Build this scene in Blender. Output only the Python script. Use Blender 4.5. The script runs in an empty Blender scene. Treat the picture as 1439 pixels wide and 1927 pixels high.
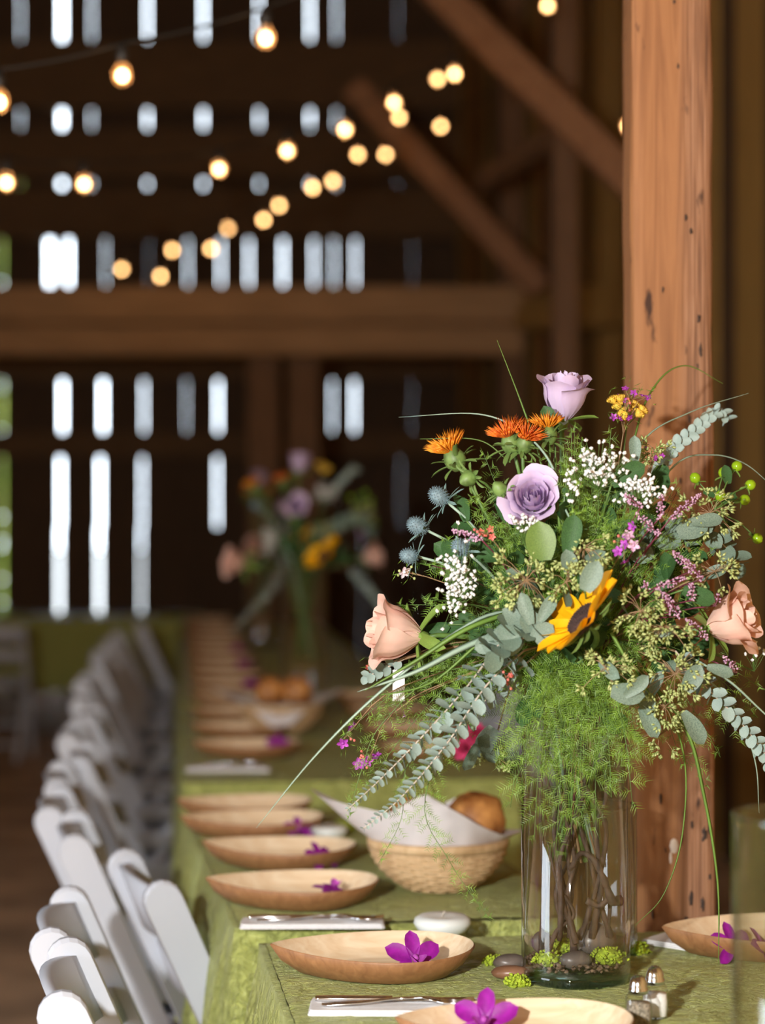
import bpy, math, random
from mathutils import Vector, Matrix, noise as mn
random.seed(7)
R = random.random
U = random.uniform
PI = math.pi
SC = bpy.context.scene
COL = SC.collection

# ------------------------------------------------------------------ camera
F = 4000.0                     # focal length in pixels of the 1439 px wide frame
CH = 1.43                      # camera height
cam = bpy.data.cameras.new('camera')
cam.sensor_fit = 'HORIZONTAL'
cam.sensor_width = 24.0
cam.lens = 24.0 * F / 1439.0
cam.dof.use_dof = True
cam.dof.focus_distance = 3.02
cam.dof.aperture_fstop = cam.lens / 34.0
cam.clip_end = 200
camo = bpy.data.objects.new('camera', cam)
camo.location = (0, 0, CH)
camo.rotation_euler = (PI / 2, 0, 0)
COL.objects.link(camo)
SC.camera = camo

# ------------------------------------------------------------------ sky, door light, flash, exposure
world = bpy.data.worlds.new('sky')
SC.world = world
world.use_nodes = True
bg = world.node_tree.nodes['Background']
bg.inputs[0].default_value = (0.80, 0.90, 1.0, 1)
bg.inputs[1].default_value = 10.0
DOOR = (-4.35, 0.5, 2.4, 2.7)          # barn door in the wall at the side: x, y0, y1, height
al = bpy.data.lights.new('door_daylight', 'AREA')
al.shape = 'RECTANGLE'
al.size = DOOR[3]
al.size_y = DOOR[2] - DOOR[1]
al.energy = 10
al.cycles.is_portal = True
alo = bpy.data.objects.new('door_daylight', al)
alo.location = (DOOR[0] + 0.02, (DOOR[1] + DOOR[2]) / 2, DOOR[3] / 2)
alo.rotation_euler = (0, -PI / 2, 0)
COL.objects.link(alo)
fl = bpy.data.lights.new('camera_flash', 'POINT')
fl.energy = 560
fl.shadow_soft_size = 0.05
fl.color = (1.0, 0.97, 0.93)
flo = bpy.data.objects.new('camera_flash', fl)
flo.location = (-0.72, -0.05, 1.72)
COL.objects.link(flo)
SC.view_settings.view_transform = 'Standard'
SC.view_settings.look = 'None'
SC.view_settings.gamma = 1
SC.view_settings.use_curve_mapping = False
SC.view_settings.exposure = 0.0


# ------------------------------------------------------------------ helpers
def W(px, py, y):
    """point at distance y along the view that shows at pixel px, py"""
    return Vector(((px - 719.5) * y / F, y, CH - (py - 963.5) * y / F))


def tag(o, label=None, cat=None, group=None, kind=None):
    if label: o['label'] = label
    if cat: o['category'] = cat
    if group: o['group'] = group
    if kind: o['kind'] = kind
    return o


def empty(name, loc, label, cat, group=None, rz=0.0):
    o = bpy.data.objects.new(name, None)
    o.location = loc
    o.rotation_euler = (0, 0, rz)
    o.empty_display_size = 0.02
    COL.objects.link(o)
    ORG[o.name] = Vector(loc)
    return tag(o, label, cat, group)


ORG = {}


def frame_from(axis, up=Vector((0, 0, 1))):
    """rotation whose z is axis"""
    z = Vector(axis).normalized()
    x = up.cross(z)
    if x.length < 1e-4: x = Vector((1, 0, 0))
    x.normalize()
    y = z.cross(x)
    return Matrix((x, y, z)).transposed().to_4x4()


class MB:
    def __init__(self):
        self.v = []; self.f = []; self.mi = []

    def add(self, verts, faces, m=None):
        b = len(self.v)
        if m is None: self.v += [Vector(p) for p in verts]
        else: self.v += [m @ Vector(p) for p in verts]
        self.f += [tuple(i + b for i in q) for q in faces]
        return self

    def box(self, lo, hi, m=None):
        x0, y0, z0 = lo; x1, y1, z1 = hi
        return self.add([(x0, y0, z0), (x1, y0, z0), (x1, y1, z0), (x0, y1, z0), (x0, y0, z1), (x1, y0, z1), (x1, y1, z1), (x0, y1, z1)],
                        [(0, 3, 2, 1), (4, 5, 6, 7), (0, 1, 5, 4), (1, 2, 6, 5), (2, 3, 7, 6), (3, 0, 4, 7)], m)

    def bevbox(self, lo, hi, b, m=None):
        """box with its four vertical-run edges along the longest axis chamfered is overkill: chamfer all by octagon in xy"""
        x0, y0, z0 = lo; x1, y1, z1 = hi
        ring = [(x0 + b, y0), (x1 - b, y0), (x1, y0 + b), (x1, y1 - b), (x1 - b, y1), (x0 + b, y1), (x0, y1 - b), (x0, y0 + b)]
        vs = [(x, y, z0) for x, y in ring] + [(x, y, z1) for x, y in ring]
        fs = [tuple(reversed(range(8))), tuple(range(8, 16))] + [(i, (i + 1) % 8, 8 + (i + 1) % 8, 8 + i) for i in range(8)]
        return self.add(vs, fs, m)

    def tube(self, pts, rad, n=6, cap=True, m=None):
        pts = [Vector(p) for p in pts]
        k = len(pts)
        rr = rad if isinstance(rad, (list, tuple)) else [rad] * k
        vs = []
        t0 = (pts[1] - pts[0]).normalized()
        nrm = t0.orthogonal().normalized()
        for i in range(k):
            t = (pts[min(i + 1, k - 1)] - pts[max(i - 1, 0)])
            t = t.normalized() if t.length > 1e-9 else t0
            nrm = (nrm - t * nrm.dot(t))
            nrm = nrm.normalized() if nrm.length > 1e-6 else t.orthogonal().normalized()
            b = t.cross(nrm)
            for j in range(n):
                a = 2 * PI * j / n
                vs.append(pts[i] + (nrm * math.cos(a) + b * math.sin(a)) * rr[i])
        fs = []
        for i in range(k - 1):
            for j in range(n):
                a, c = i * n + j, i * n + (j + 1) % n
                fs.append((a, c, c + n, a + n))
        if cap:
            fs.append(tuple(reversed(range(n)))); fs.append(tuple(range((k - 1) * n, k * n)))
        return self.add(vs, fs, m)

    def lathe(self, prof, n=24, m=None, sx=1, sy=1):
        vs = []; fs = []
        k = len(prof)
        for r, z in prof:
            for j in range(n):
                a = 2 * PI * j / n
                vs.append((max(r, 1e-5) * math.cos(a) * sx, max(r, 1e-5) * math.sin(a) * sy, z))
        for i in range(k - 1):
            for j in range(n):
                a, c = i * n + j, i * n + (j + 1) % n
                fs.append((a, c, c + n, a + n))
        return self.add(vs, fs, m)

    def ball(self, c, r, n=8, k=5, s=(1, 1, 1), m=None):
        mm = Matrix.Translation(c)
        if m is not None: mm = mm @ m
        mm = mm @ Matrix.Diagonal((s[0], s[1], s[2], 1))
        return self.lathe([(r * math.sin(PI * i / k), -r * math.cos(PI * i / k)) for i in range(k + 1)], n, mm)

    def octa(self, c, r, l, axis=(0, 0, 1)):
        m = Matrix.Translation(c) @ frame_from(axis)
        return self.add([(r, 0, 0), (0, r, 0), (-r, 0, 0), (0, -r, 0), (0, 0, l), (0, 0, -l)],
                        [(0, 1, 4), (1, 2, 4), (2, 3, 4), (3, 0, 4), (1, 0, 5), (2, 1, 5), (3, 2, 5), (0, 3, 5)], m)

    def grid(self, fn, nu, nv):
        vs = [fn(i / nu, j / nv) for j in range(nv + 1) for i in range(nu + 1)]
        fs = [(j * (nu + 1) + i, j * (nu + 1) + i + 1, (j + 1) * (nu + 1) + i + 1, (j + 1) * (nu + 1) + i) for j in range(nv) for i in range(nu)]
        return self.add(vs, fs)

    def mesh(self, name, mat, smooth=True, org=Vector((0, 0, 0))):
        me = bpy.data.meshes.new(name)
        me.from_pydata([tuple(p - org) for p in self.v], [], self.f)
        me.materials.append(mat)
        if smooth: me.polygons.foreach_set('use_smooth', [True] * len(me.polygons))
        me.update()
        return me

    def build(self, name, mat, parent=None, smooth=True, kind=None, org=None):
        """world-space geometry -> object; under a parent it is stored relative to the thing's origin"""
        if parent is not None: o0 = ORG[parent.name]
        else: o0 = Vector(org) if org is not None else Vector((0, 0, 0))
        o = bpy.data.objects.new(name, self.mesh(name, mat, smooth, o0))
        COL.objects.link(o)
        if parent is not None:
            o.parent = parent
        else:
            o.location = o0
        ORG[o.name] = o0
        if kind: o['kind'] = kind
        return o


def place(mesh, name, parent, m):
    """a copy of shared mesh data, set by matrix m given in world space, under parent"""
    o = bpy.data.objects.new(name, mesh)
    COL.objects.link(o)
    o.parent = parent
    o.matrix_local = Matrix.Translation(-ORG[parent.name]) @ m
    ORG[o.name] = ORG[parent.name]
    return o


CH_OF = {}


def kids(o):
    return [c for c in o.children]


def copy_tree(o, parent=None):
    c = o.copy()
    COL.objects.link(c)
    if parent is not None: c.parent = parent
    for k in list(o.children):
        copy_tree(k, c)
    return c


def bez(p0, p1, p2, n=8):
    p0, p1, p2 = Vector(p0), Vector(p1), Vector(p2)
    return [p0 * (1 - t) ** 2 + p1 * 2 * t * (1 - t) + p2 * t * t for t in [i / n for i in range(n + 1)]]


def catmull(P, per=6):
    P = [Vector(p) for p in P]
    Q = [P[0] * 2 - P[1]] + P + [P[-1] * 2 - P[-2]]
    out = []
    for i in range(1, len(Q) - 2):
        a, b, c, d = Q[i - 1], Q[i], Q[i + 1], Q[i + 2]
        for k in range(per):
            t = k / per
            out.append(0.5 * ((2 * b) + (c - a) * t + (2 * a - 5 * b + 4 * c - d) * t * t + (3 * b - a - 3 * c + d) * t ** 3))
    out.append(P[-1])
    return out


# ------------------------------------------------------------------ materials
def nodes(name):
    m = bpy.data.materials.new(name)
    m.use_nodes = True
    nt = m.node_tree
    p = nt.nodes['Principled BSDF']
    return m, nt, p, nt.nodes.new, nt.links.new


def ramp(nt, fac, stops):
    r = nt.nodes.new('ShaderNodeValToRGB')
    e = r.color_ramp.elements
    while len(e) < len(stops): e.new(0.5)
    for el, (pos, c) in zip(e, stops):
        el.position = pos; el.color = (*c, 1)
    nt.links.new(fac, r.inputs[0])
    return r.outputs[0]


def plain(name, c, rough=0.5, var=0.0, scale=40.0, metal=0.0, bump=0.0, spec=0.5, trans=0.0, stretch=(1, 1, 1), c2=None, coat=0.0, sheen=0.0):
    m, nt, p, new, link = nodes(name)
    p.inputs['Roughness'].default_value = rough
    p.inputs['Metallic'].default_value = metal
    p.inputs['Specular IOR Level'].default_value = spec
    p.inputs['Coat Weight'].default_value = coat
    p.inputs['Sheen Weight'].default_value = sheen
    tc = new('ShaderNodeTexCoord'); mp = new('ShaderNodeMapping'); nz = new('ShaderNodeTexNoise')
    link(tc.outputs['Object'], mp.inputs[0]); link(mp.outputs[0], nz.inputs[0])
    mp.inputs['Scale'].default_value = stretch
    nz.inputs['Scale'].default_value = scale
    nz.inputs['Detail'].default_value = 4
    lo = tuple(x * (1 - var) for x in c); hi = c2 or tuple(min(1, x * (1 + var)) for x in c)
    col = ramp(nt, nz.outputs[0], [(0.35, lo), (0.65, hi)])
    link(col, p.inputs['Base Color'])
    if bump:
        b = new('ShaderNodeBump'); b.inputs['Strength'].default_value = bump; b.inputs['Distance'].default_value = 0.004
        link(nz.outputs[0], b.inputs['Height']); link(b.outputs[0], p.inputs['Normal'])
    if trans:
        tr = new('ShaderNodeBsdfTranslucent'); mx = new('ShaderNodeMixShader')
        link(col, tr.inputs[0]); mx.inputs[0].default_value = trans
        link(p.outputs[0], mx.inputs[1]); link(tr.outputs[0], mx.inputs[2])
        link(mx.outputs[0], nt.nodes['Material Output'].inputs[0])
    return m


def wood(name, c1, c2, axis='z', scale=6.0, rough=0.7, bump=0.3, dark=None, stretch=14.0):
    m, nt, p, new, link = nodes(name)
    tc = new('ShaderNodeTexCoord'); mp = new('ShaderNodeMapping')
    s = {'x': (1, stretch, stretch), 'y': (stretch, 1, stretch), 'z': (stretch, stretch, 1)}[axis]
    mp.inputs['Scale'].default_value = s
    link(tc.outputs['Object'], mp.inputs[0])
    nz = new('ShaderNodeTexNoise'); nz.inputs['Scale'].default_value = scale; nz.inputs['Detail'].default_value = 6; nz.inputs['Distortion'].default_value = 0.6
    link(mp.outputs[0], nz.inputs[0])
    col = ramp(nt, nz.outputs[0], [(0.25, c1), (0.5, tuple((a + b) / 2 for a, b in zip(c1, c2))), (0.75, c2)])
    if dark:
        n2 = new('ShaderNodeTexNoise'); n2.inputs['Scale'].default_value = dark; n2.inputs['Detail'].default_value = 3
        link(tc.outputs['Object'], n2.inputs[0])
        f = ramp(nt, n2.outputs[0], [(0.60, (1, 1, 1)), (0.72, (0.25, 0.22, 0.2))])
        mx = new('ShaderNodeMix'); mx.data_type = 'RGBA'; mx.blend_type = 'MULTIPLY'; mx.inputs[0].default_value = 1
        link(col, mx.inputs[6]); link(f, mx.inputs[7]); col = mx.outputs[2]
    link(col, p.inputs['Base Color'])
    p.inputs['Roughness'].default_value = rough
    b = new('ShaderNodeBump'); b.inputs['Strength'].default_value = bump; b.inputs['Distance'].default_value = 0.003
    link(nz.outputs[0], b.inputs['Height']); link(b.outputs[0], p.inputs['Normal'])
    return m


def glassy(name, tint=(0.985, 0.993, 0.99), base=0.085, rough=0.0):
    """thin clear wall: light passes straight, fresnel reflections on top"""
    m, nt, p, new, link = nodes(name)
    nt.nodes.remove(p)
    t = new('ShaderNodeBsdfTransparent'); t.inputs[0].default_value = (*tint, 1)
    g = new('ShaderNodeBsdfGlossy'); g.inputs['Roughness'].default_value = rough + 0.02
    fr = new('ShaderNodeLayerWeight'); fr.inputs[0].default_value = 0.5
    pw = new('ShaderNodeMath'); pw.operation = 'POWER'; pw.inputs[1].default_value = 3.2
    mth = new('ShaderNodeMath'); mth.operation = 'MULTIPLY_ADD'; mth.inputs[1].default_value = 0.8; mth.inputs[2].default_value = base
    mx = new('ShaderNodeMixShader')
    link(fr.outputs['Facing'], pw.inputs[0]); link(pw.outputs[0], mth.inputs[0]); link(mth.outputs[0], mx.inputs[0])
    link(t.outputs[0], mx.inputs[1]); link(g.outputs[0], mx.inputs[2])
    link(mx.outputs[0], nt.nodes['Material Output'].inputs[0])
    return m


def glow(name, c, s):
    m, nt, p, new, link = nodes(name)
    nt.nodes.remove(p)
    e = new('ShaderNodeEmission'); e.inputs[0].default_value = (*c, 1); e.inputs[1].default_value = s
    link(e.outputs[0], nt.nodes['Material Output'].inputs[0])
    return m


def post_wood():
    m, nt, p, new, link = nodes('old_post_wood')
    tc = new('ShaderNodeTexCoord')
    mp = new('ShaderNodeMapping'); mp.inputs['Scale'].default_value = (22, 22, 0.9)
    link(tc.outputs['Object'], mp.inputs[0])
    nz = new('ShaderNodeTexNoise'); nz.inputs['Scale'].default_value = 2.2; nz.inputs['Detail'].default_value = 8; nz.inputs['Distortion'].default_value = 0.9
    link(mp.outputs[0], nz.inputs[0])
    warm = ramp(nt, nz.outputs[0], [(0.2, (0.185, 0.074, 0.026)), (0.42, (0.27, 0.115, 0.043)), (0.55, (0.345, 0.155, 0.060)), (0.7, (0.285, 0.122, 0.044)), (0.85, (0.22, 0.090, 0.032))])
    mp2 = new('ShaderNodeMapping'); mp2.inputs['Scale'].default_value = (90, 90, 1.6)
    link(tc.outputs['Object'], mp2.inputs[0])
    n2 = new('ShaderNodeTexNoise'); n2.inputs['Scale'].default_value = 3; n2.inputs['Detail'].default_value = 5
    link(mp2.outputs[0], n2.inputs[0])
    grey = ramp(nt, n2.outputs[0], [(0.3, (0.115, 0.050, 0.024)), (0.5, (0.26, 0.120, 0.056)), (0.7, (0.38, 0.205, 0.115))])
    # weathered strip along one side of the post
    sx = new('ShaderNodeSeparateXYZ'); link(tc.outputs['Object'], sx.inputs[0])
    n3 = new('ShaderNodeTexNoise'); n3.inputs['Scale'].default_value = 2.5; n3.inputs['Detail'].default_value = 3
    link(tc.outputs['Object'], n3.inputs[0])
    ad = new('ShaderNodeMath'); ad.operation = 'MULTIPLY_ADD'; ad.inputs[1].default_value = 0.05; ad.inputs[2].default_value = -0.025
    link(n3.outputs[0], ad.inputs[0])
    sm = new('ShaderNodeMath'); sm.operation = 'ADD'; link(sx.outputs[0], sm.inputs[0]); link(ad.outputs[0], sm.inputs[1])
    mr = new('ShaderNodeMapRange'); mr.inputs[1].default_value = 0.005; mr.inputs[2].default_value = 0.03
    link(sm.outputs[0], mr.inputs[0])
    mx = new('ShaderNodeMix'); mx.data_type = 'RGBA'
    link(mr.outputs[0], mx.inputs[0]); link(warm, mx.inputs[6]); link(grey, mx.inputs[7])
    # dark stains, denser low on the post as in the photo
    mp4 = new('ShaderNodeMapping'); mp4.inputs['Scale'].default_value = (1, 1, 0.35)
    link(tc.outputs['Object'], mp4.inputs[0])
    n4 = new('ShaderNodeTexNoise'); n4.inputs['Scale'].default_value = 34; n4.inputs['Detail'].default_value = 3
    link(mp4.outputs[0], n4.inputs[0])
    st = ramp(nt, n4.outputs[0], [(0.66, (1, 1, 1)), (0.74, (0.16, 0.13, 0.11))])
    mm = new('ShaderNodeMix'); mm.data_type = 'RGBA'; mm.blend_type = 'MULTIPLY'; mm.inputs[0].default_value = 1
    link(mx.outputs[2], mm.inputs[6]); link(st, mm.inputs[7])
    link(mm.outputs[2], p.inputs['Base Color'])
    p.inputs['Roughness'].default_value = 0.75
    b = new('ShaderNodeBump'); b.inputs['Strength'].default_value = 0.6; b.inputs['Distance'].default_value = 0.003
    mb2 = new('ShaderNodeMath'); mb2.operation = 'MULTIPLY'; link(n2.outputs[0], mb2.inputs[0]); link(mr.outputs[0], mb2.inputs[1])
    link(mb2.outputs[0], b.inputs['Height']); link(b.outputs[0], p.inputs['Normal'])
    return m


def cloth_mat():
    m, nt, p, new, link = nodes('green_crinkle_satin')
    tc = new('ShaderNodeTexCoord')
    mp = new('ShaderNodeMapping'); mp.inputs['Scale'].default_value = (1.0, 2.6, 1.0); mp.inputs['Rotation'].default_value = (0, 0, 0.45)
    link(tc.outputs['Object'], mp.inputs[0])
    nz = new('ShaderNodeTexNoise'); nz.inputs['Scale'].default_value = 48; nz.inputs['Detail'].default_value = 5; nz.inputs['Roughness'].default_value = 0.6; nz.inputs['Distortion'].default_value = 1.6
    link(mp.outputs[0], nz.inputs[0])
    wv = new('ShaderNodeTexNoise'); wv.inputs['Scale'].default_value = 220; wv.inputs['Detail'].default_value = 2
    link(tc.outputs['Object'], wv.inputs[0])
    col = ramp(nt, nz.outputs[0], [(0.3, (0.40, 0.46, 0.105)), (0.5, (0.54, 0.60, 0.155)), (0.7, (0.68, 0.74, 0.24))])
    link(col, p.inputs['Base Color'])
    p.inputs['Roughness'].default_value = 0.33
    p.inputs['Specular IOR Level'].default_value = 0.9
    p.inputs['Sheen Weight'].default_value = 0.25
    p.inputs['Sheen Tint'].default_value = (0.8, 0.9, 0.5, 1)
    b1 = new('ShaderNodeBump'); b1.inputs['Strength'].default_value = 1.0; b1.inputs['Distance'].default_value = 0.022
    link(nz.outputs[0], b1.inputs['Height'])
    b2 = new('ShaderNodeBump'); b2.inputs['Strength'].default_value = 0.25; b2.inputs['Distance'].default_value = 0.001
    link(wv.outputs[0], b2.inputs['Height']); link(b1.outputs[0], b2.inputs['Normal']); link(b2.outputs[0], p.inputs['Normal'])
    return m


M = {}
M['post'] = post_wood()
M['board'] = wood('barn_board_wood', (0.055, 0.029, 0.015), (0.14, 0.078, 0.038), 'z', 5, 0.8)
M['board2'] = wood('barn_board_olive', (0.30, 0.172, 0.042), (0.52, 0.32, 0.09), 'z', 5, 0.8)
M['board3'] = wood('barn_board_red', (0.32, 0.145, 0.038), (0.54, 0.26, 0.075), 'z', 5, 0.8)
M['beam'] = wood('barn_beam_wood', (0.30, 0.165, 0.072), (0.54, 0.315, 0.15), 'x', 3, 0.75)
M['brace'] = wood('brace_wood', (0.22, 0.10, 0.045), (0.36, 0.18, 0.085), 'z', 4, 0.75)
M['darkpost'] = wood('dark_post_wood', (0.13, 0.066, 0.03), (0.26, 0.135, 0.065), 'z', 4, 0.8)
M['girt'] = wood('girt_wood', (0.11, 0.058, 0.026), (0.23, 0.125, 0.05), 'x', 4, 0.8)
M['floor'] = plain('barn_floor', (0.48, 0.33, 0.21), 0.85, 0.3, 3, bump=0.3)
M['outground'] = plain('pale_gravel', (0.55, 0.53, 0.5), 0.9, 0.1, 3)
M['cloth'] = cloth_mat()
M['chair'] = plain('white_resin', (0.53, 0.57, 0.65), 0.38, 0.02, 8)
M['metal'] = plain('steel', (0.78, 0.78, 0.78), 0.16, 0.05, 30, metal=1.0)
M['chrome'] = plain('chrome', (0.72, 0.80, 0.92), 0.12, 0.0, 30, metal=1.0)
M['tableleg'] = plain('grey_table_leg', (0.3, 0.3, 0.3), 0.4)
M['tabletop'] = plain('table_board', (0.5, 0.42, 0.3), 0.6, 0.1, 20)
M['plate'] = wood('palm_leaf_plate', (0.74, 0.54, 0.33), (0.92, 0.78, 0.57), 'x', 9, 0.5, 0.12, stretch=9)
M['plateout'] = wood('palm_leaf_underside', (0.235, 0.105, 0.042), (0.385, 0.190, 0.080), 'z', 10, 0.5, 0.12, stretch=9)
M['napkin'] = plain('white_napkin', (0.82, 0.82, 0.84), 0.8, 0.03, 120, bump=0.1)
M['paper'] = plain('white_paper', (0.80, 0.78, 0.80), 0.7, 0.03, 12, trans=0.25)
M['orchid'] = plain('orchid_purple', (0.34, 0.012, 0.36), 0.45, 0.25, 60, trans=0.25)
M['orchidlip'] = plain('orchid_lip', (0.55, 0.10, 0.55), 0.45, 0.2, 60, trans=0.2)
M['pink'] = plain('pink_blossom', (0.78, 0.10, 0.26), 0.5, 0.3, 60, trans=0.2)
M['wicker'] = wood('wicker_strip', (0.46, 0.29, 0.14), (0.72, 0.52, 0.30), 'z', 20, 0.6, 0.2, stretch=3)
M['bread'] = plain('bread_crust', (0.36, 0.115, 0.022), 0.5, 0.3, 22, bump=0.4, c2=(0.68, 0.33, 0.10))
M['wax'] = plain('white_wax', (0.80, 0.84, 0.82), 0.35, 0.02, 20)
M['wick'] = plain('wick', (0.5, 0.45, 0.38), 0.8)
M['glass'] = glassy('clear_glass')
M['glassbase'] = glassy('green_glass_base', (0.62, 0.78, 0.72), 0.06)
M['glassrim'] = glassy('glass_rim', (0.80, 0.90, 0.88), 0.12)
M['stone'] = plain('river_stone', (0.13, 0.105, 0.09), 0.35, 0.35, 25)
M['stone2'] = plain('brown_stone', (0.20, 0.10, 0.055), 0.35, 0.25, 25)
M['soil'] = plain('bark_chips', (0.16, 0.10, 0.06), 0.9, 0.4, 90, bump=0.6)
M['moss'] = plain('lime_moss', (0.36, 0.47, 0.03), 0.85, 0.35, 120, bump=0.8)
M['twig'] = plain('dark_twig', (0.060, 0.036, 0.025), 0.75, 0.45, 60, bump=0.8)
M['brownstem'] = plain('brown_stem', (0.30, 0.19, 0.10), 0.6, 0.2, 60)
M['palestem'] = plain('pale_pink_stem', (0.52, 0.44, 0.36), 0.6, 0.15, 60)
M['greenstem'] = plain('green_stem', (0.10, 0.19, 0.04), 0.5, 0.2, 60)
M['redstem'] = plain('maroon_stem', (0.17, 0.03, 0.06), 0.5, 0.2, 60)
M['lav'] = plain('lavender_petal', (0.70, 0.56, 0.78), 0.55, 0.06, 30, trans=0.22)
M['peach'] = plain('peach_petal', (0.93, 0.64, 0.54), 0.55, 0.07, 30, trans=0.22)
M['sepal'] = plain('rose_sepal', (0.17, 0.28, 0.05), 0.5, 0.2, 60)
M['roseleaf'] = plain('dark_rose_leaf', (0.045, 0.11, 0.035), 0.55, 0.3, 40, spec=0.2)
M['lemonleaf'] = plain('bright_green_leaf', (0.14, 0.235, 0.05), 0.45, 0.2, 40, trans=0.15)
M['sun'] = plain('sunflower_petal', (1.0, 0.50, 0.004), 0.5, 0.12, 40, trans=0.2)
M['sundisc'] = plain('sunflower_disc', (0.045, 0.022, 0.018), 0.9, 0.4, 160, bump=0.8)
M['orange'] = plain('safflower_orange', (0.95, 0.26, 0.012), 0.55, 0.1, 90, c2=(1.0, 0.46, 0.03), trans=0.2)
M['orangered'] = plain('safflower_red', (0.85, 0.12, 0.02), 0.55, 0.1, 90, c2=(0.98, 0.30, 0.02), trans=0.2)
M['bract'] = plain('safflower_bract', (0.13, 0.215, 0.055), 0.5, 0.35, 80)
M['holly'] = plain('sea_holly_blue', (0.15, 0.225, 0.26), 0.6, 0.25, 160, bump=0.5)
M['hollyb'] = plain('sea_holly_bract', (0.17, 0.27, 0.25), 0.5, 0.2, 60)
M['euc'] = plain('eucalyptus_leaf', (0.30, 0.41, 0.37), 0.55, 0.15, 30, c2=(0.40, 0.51, 0.47))
M['euc2'] = plain('silver_dollar_leaf', (0.125, 0.195, 0.15), 0.55, 0.2, 30, c2=(0.20, 0.28, 0.215))
M['seed'] = plain('eucalyptus_seed', (0.33, 0.41, 0.12), 0.5, 0.2, 120, c2=(0.52, 0.58, 0.24))
M['white'] = plain('baby_breath_white', (0.85, 0.86, 0.86), 0.6, 0.05, 60)
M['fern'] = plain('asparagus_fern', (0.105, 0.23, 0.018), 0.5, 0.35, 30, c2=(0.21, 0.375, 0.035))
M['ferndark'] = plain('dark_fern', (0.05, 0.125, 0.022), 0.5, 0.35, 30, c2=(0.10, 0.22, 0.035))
M['heather'] = plain('heather_pink', (0.56, 0.27, 0.46), 0.6, 0.3, 160, c2=(0.74, 0.48, 0.66))
M['purple'] = plain('waxflower_purple', (0.38, 0.05, 0.42), 0.5, 0.25, 60)
M['waxwhite'] = plain('waxflower_white', (0.85, 0.72, 0.80), 0.5, 0.1, 60)
M['coral'] = plain('coral_bud', (0.75, 0.18, 0.15), 0.5, 0.25, 60)
M['yellow'] = plain('statice_yellow', (0.80, 0.50, 0.06), 0.6, 0.3, 200, bump=0.5)
M['berry'] = plain('green_berry', (0.27, 0.46, 0.012), 0.22, 0.1, 30)
M['grass'] = plain('bear_grass', (0.13, 0.24, 0.04), 0.45, 0.2, 8)
M['grasspale'] = plain('steel_grass', (0.30, 0.42, 0.33), 0.45, 0.15, 8)
M['bulbglass'] = glassy('bulb_glass', (1.0, 0.88, 0.76), 0.04)
nt_ = M['bulbglass'].node_tree
out_ = nt_.nodes['Material Output']
prev_ = out_.inputs[0].links[0].from_socket
tl_ = nt_.nodes.new('ShaderNodeBsdfTranslucent'); tl_.inputs[0].default_value = (1.0, 0.62, 0.38, 1)
mx_ = nt_.nodes.new('ShaderNodeMixShader'); mx_.inputs[0].default_value = 0.16
nt_.links.new(prev_, mx_.inputs[1]); nt_.links.new(tl_.outputs[0], mx_.inputs[2]); nt_.links.new(mx_.outputs[0], out_.inputs[0])
M['filament'] = glow('filament_glow', (1.0, 0.65, 0.30), 20)
M['filamentnear'] = glow('near_filament_glow', (1.0, 0.62, 0.30), 22)
M['socket'] = plain('black_socket', (0.02, 0.018, 0.016), 0.5)
M['cord'] = plain('black_cord', (0.02, 0.017, 0.014), 0.6)
M['salt'] = plain('salt', (0.80, 0.80, 0.78), 0.9, 0.05, 300)
M['pepper'] = plain('ground_pepper', (0.30, 0.26, 0.20), 0.9, 0.5, 300)
M['hole'] = plain('nail_hole_dark', (0.045, 0.028, 0.020), 0.9, 0.5, 200)
M['paint'] = plain('dried_white_paint', (0.66, 0.56, 0.47), 0.8, 0.1, 60)
M['sliverwhite'] = plain('plain_white', (0.9, 0.9, 0.9), 0.5)
M['outleaf'] = plain('sunlit_leaf', (0.36, 0.50, 0.05), 0.6, 0.3, 4, c2=(0.60, 0.66, 0.10), trans=0.3)

# ------------------------------------------------------------------ the barn
BY = 17.0                                                  # board wall at the end
AX = math.radians(-5.5)                                    # long axis of the barn and of the table run
AD = Vector((math.sin(AX), math.cos(AX), 0)); AR = Vector((math.cos(AX), -math.sin(AX), 0))


def Q(q, s, z=0.0):
    return AR * q + AD * s + Vector((0, 0, z))


def zpx(y, Y): return CH - (y - 963.5) * Y / F


fl_ = MB().box((-6, -3.6, -0.12), (4.2, BY + 0.1, 0)).build('floor', M['floor'], smooth=False)
tag(fl_, kind='structure')
gr_ = MB().box((-60, -40, -0.30), (60, 90, -0.125)).build('ground', M['outground'], smooth=False)
tag(gr_, kind='structure')
ce_ = MB().box((-6, -3.6, 6.9), (4.2, BY + 0.3, 7.1)).build('ceiling', M['girt'], smooth=False)
tag(ce_, kind='structure')

wb = bpy.data.objects.new('wall_back', None); COL.objects.link(wb); tag(wb, kind='structure'); ORG[wb.name] = Vector((0, 0, 0))
# slits between the boards: (pixel x, slit width in metres) for three tiers of boards
tierU = [(38, .012), (116, .062), (172, .013), (277, .026), (382, .026), (487, .017), (583, .020), (632, .008)]
tierM = [(4, .03), (93, .072), (128, .050), (198, .013), (280, .005), (353, .012), (415, .017), (468, .017), (532, .021), (590, .014), (628, .009), (668, .012)]
tierL = [(4, .040), (117, .050), (193, .050), (270, .018), (350, .010), (410, .026), (625, .010), (666, .018)]


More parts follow.
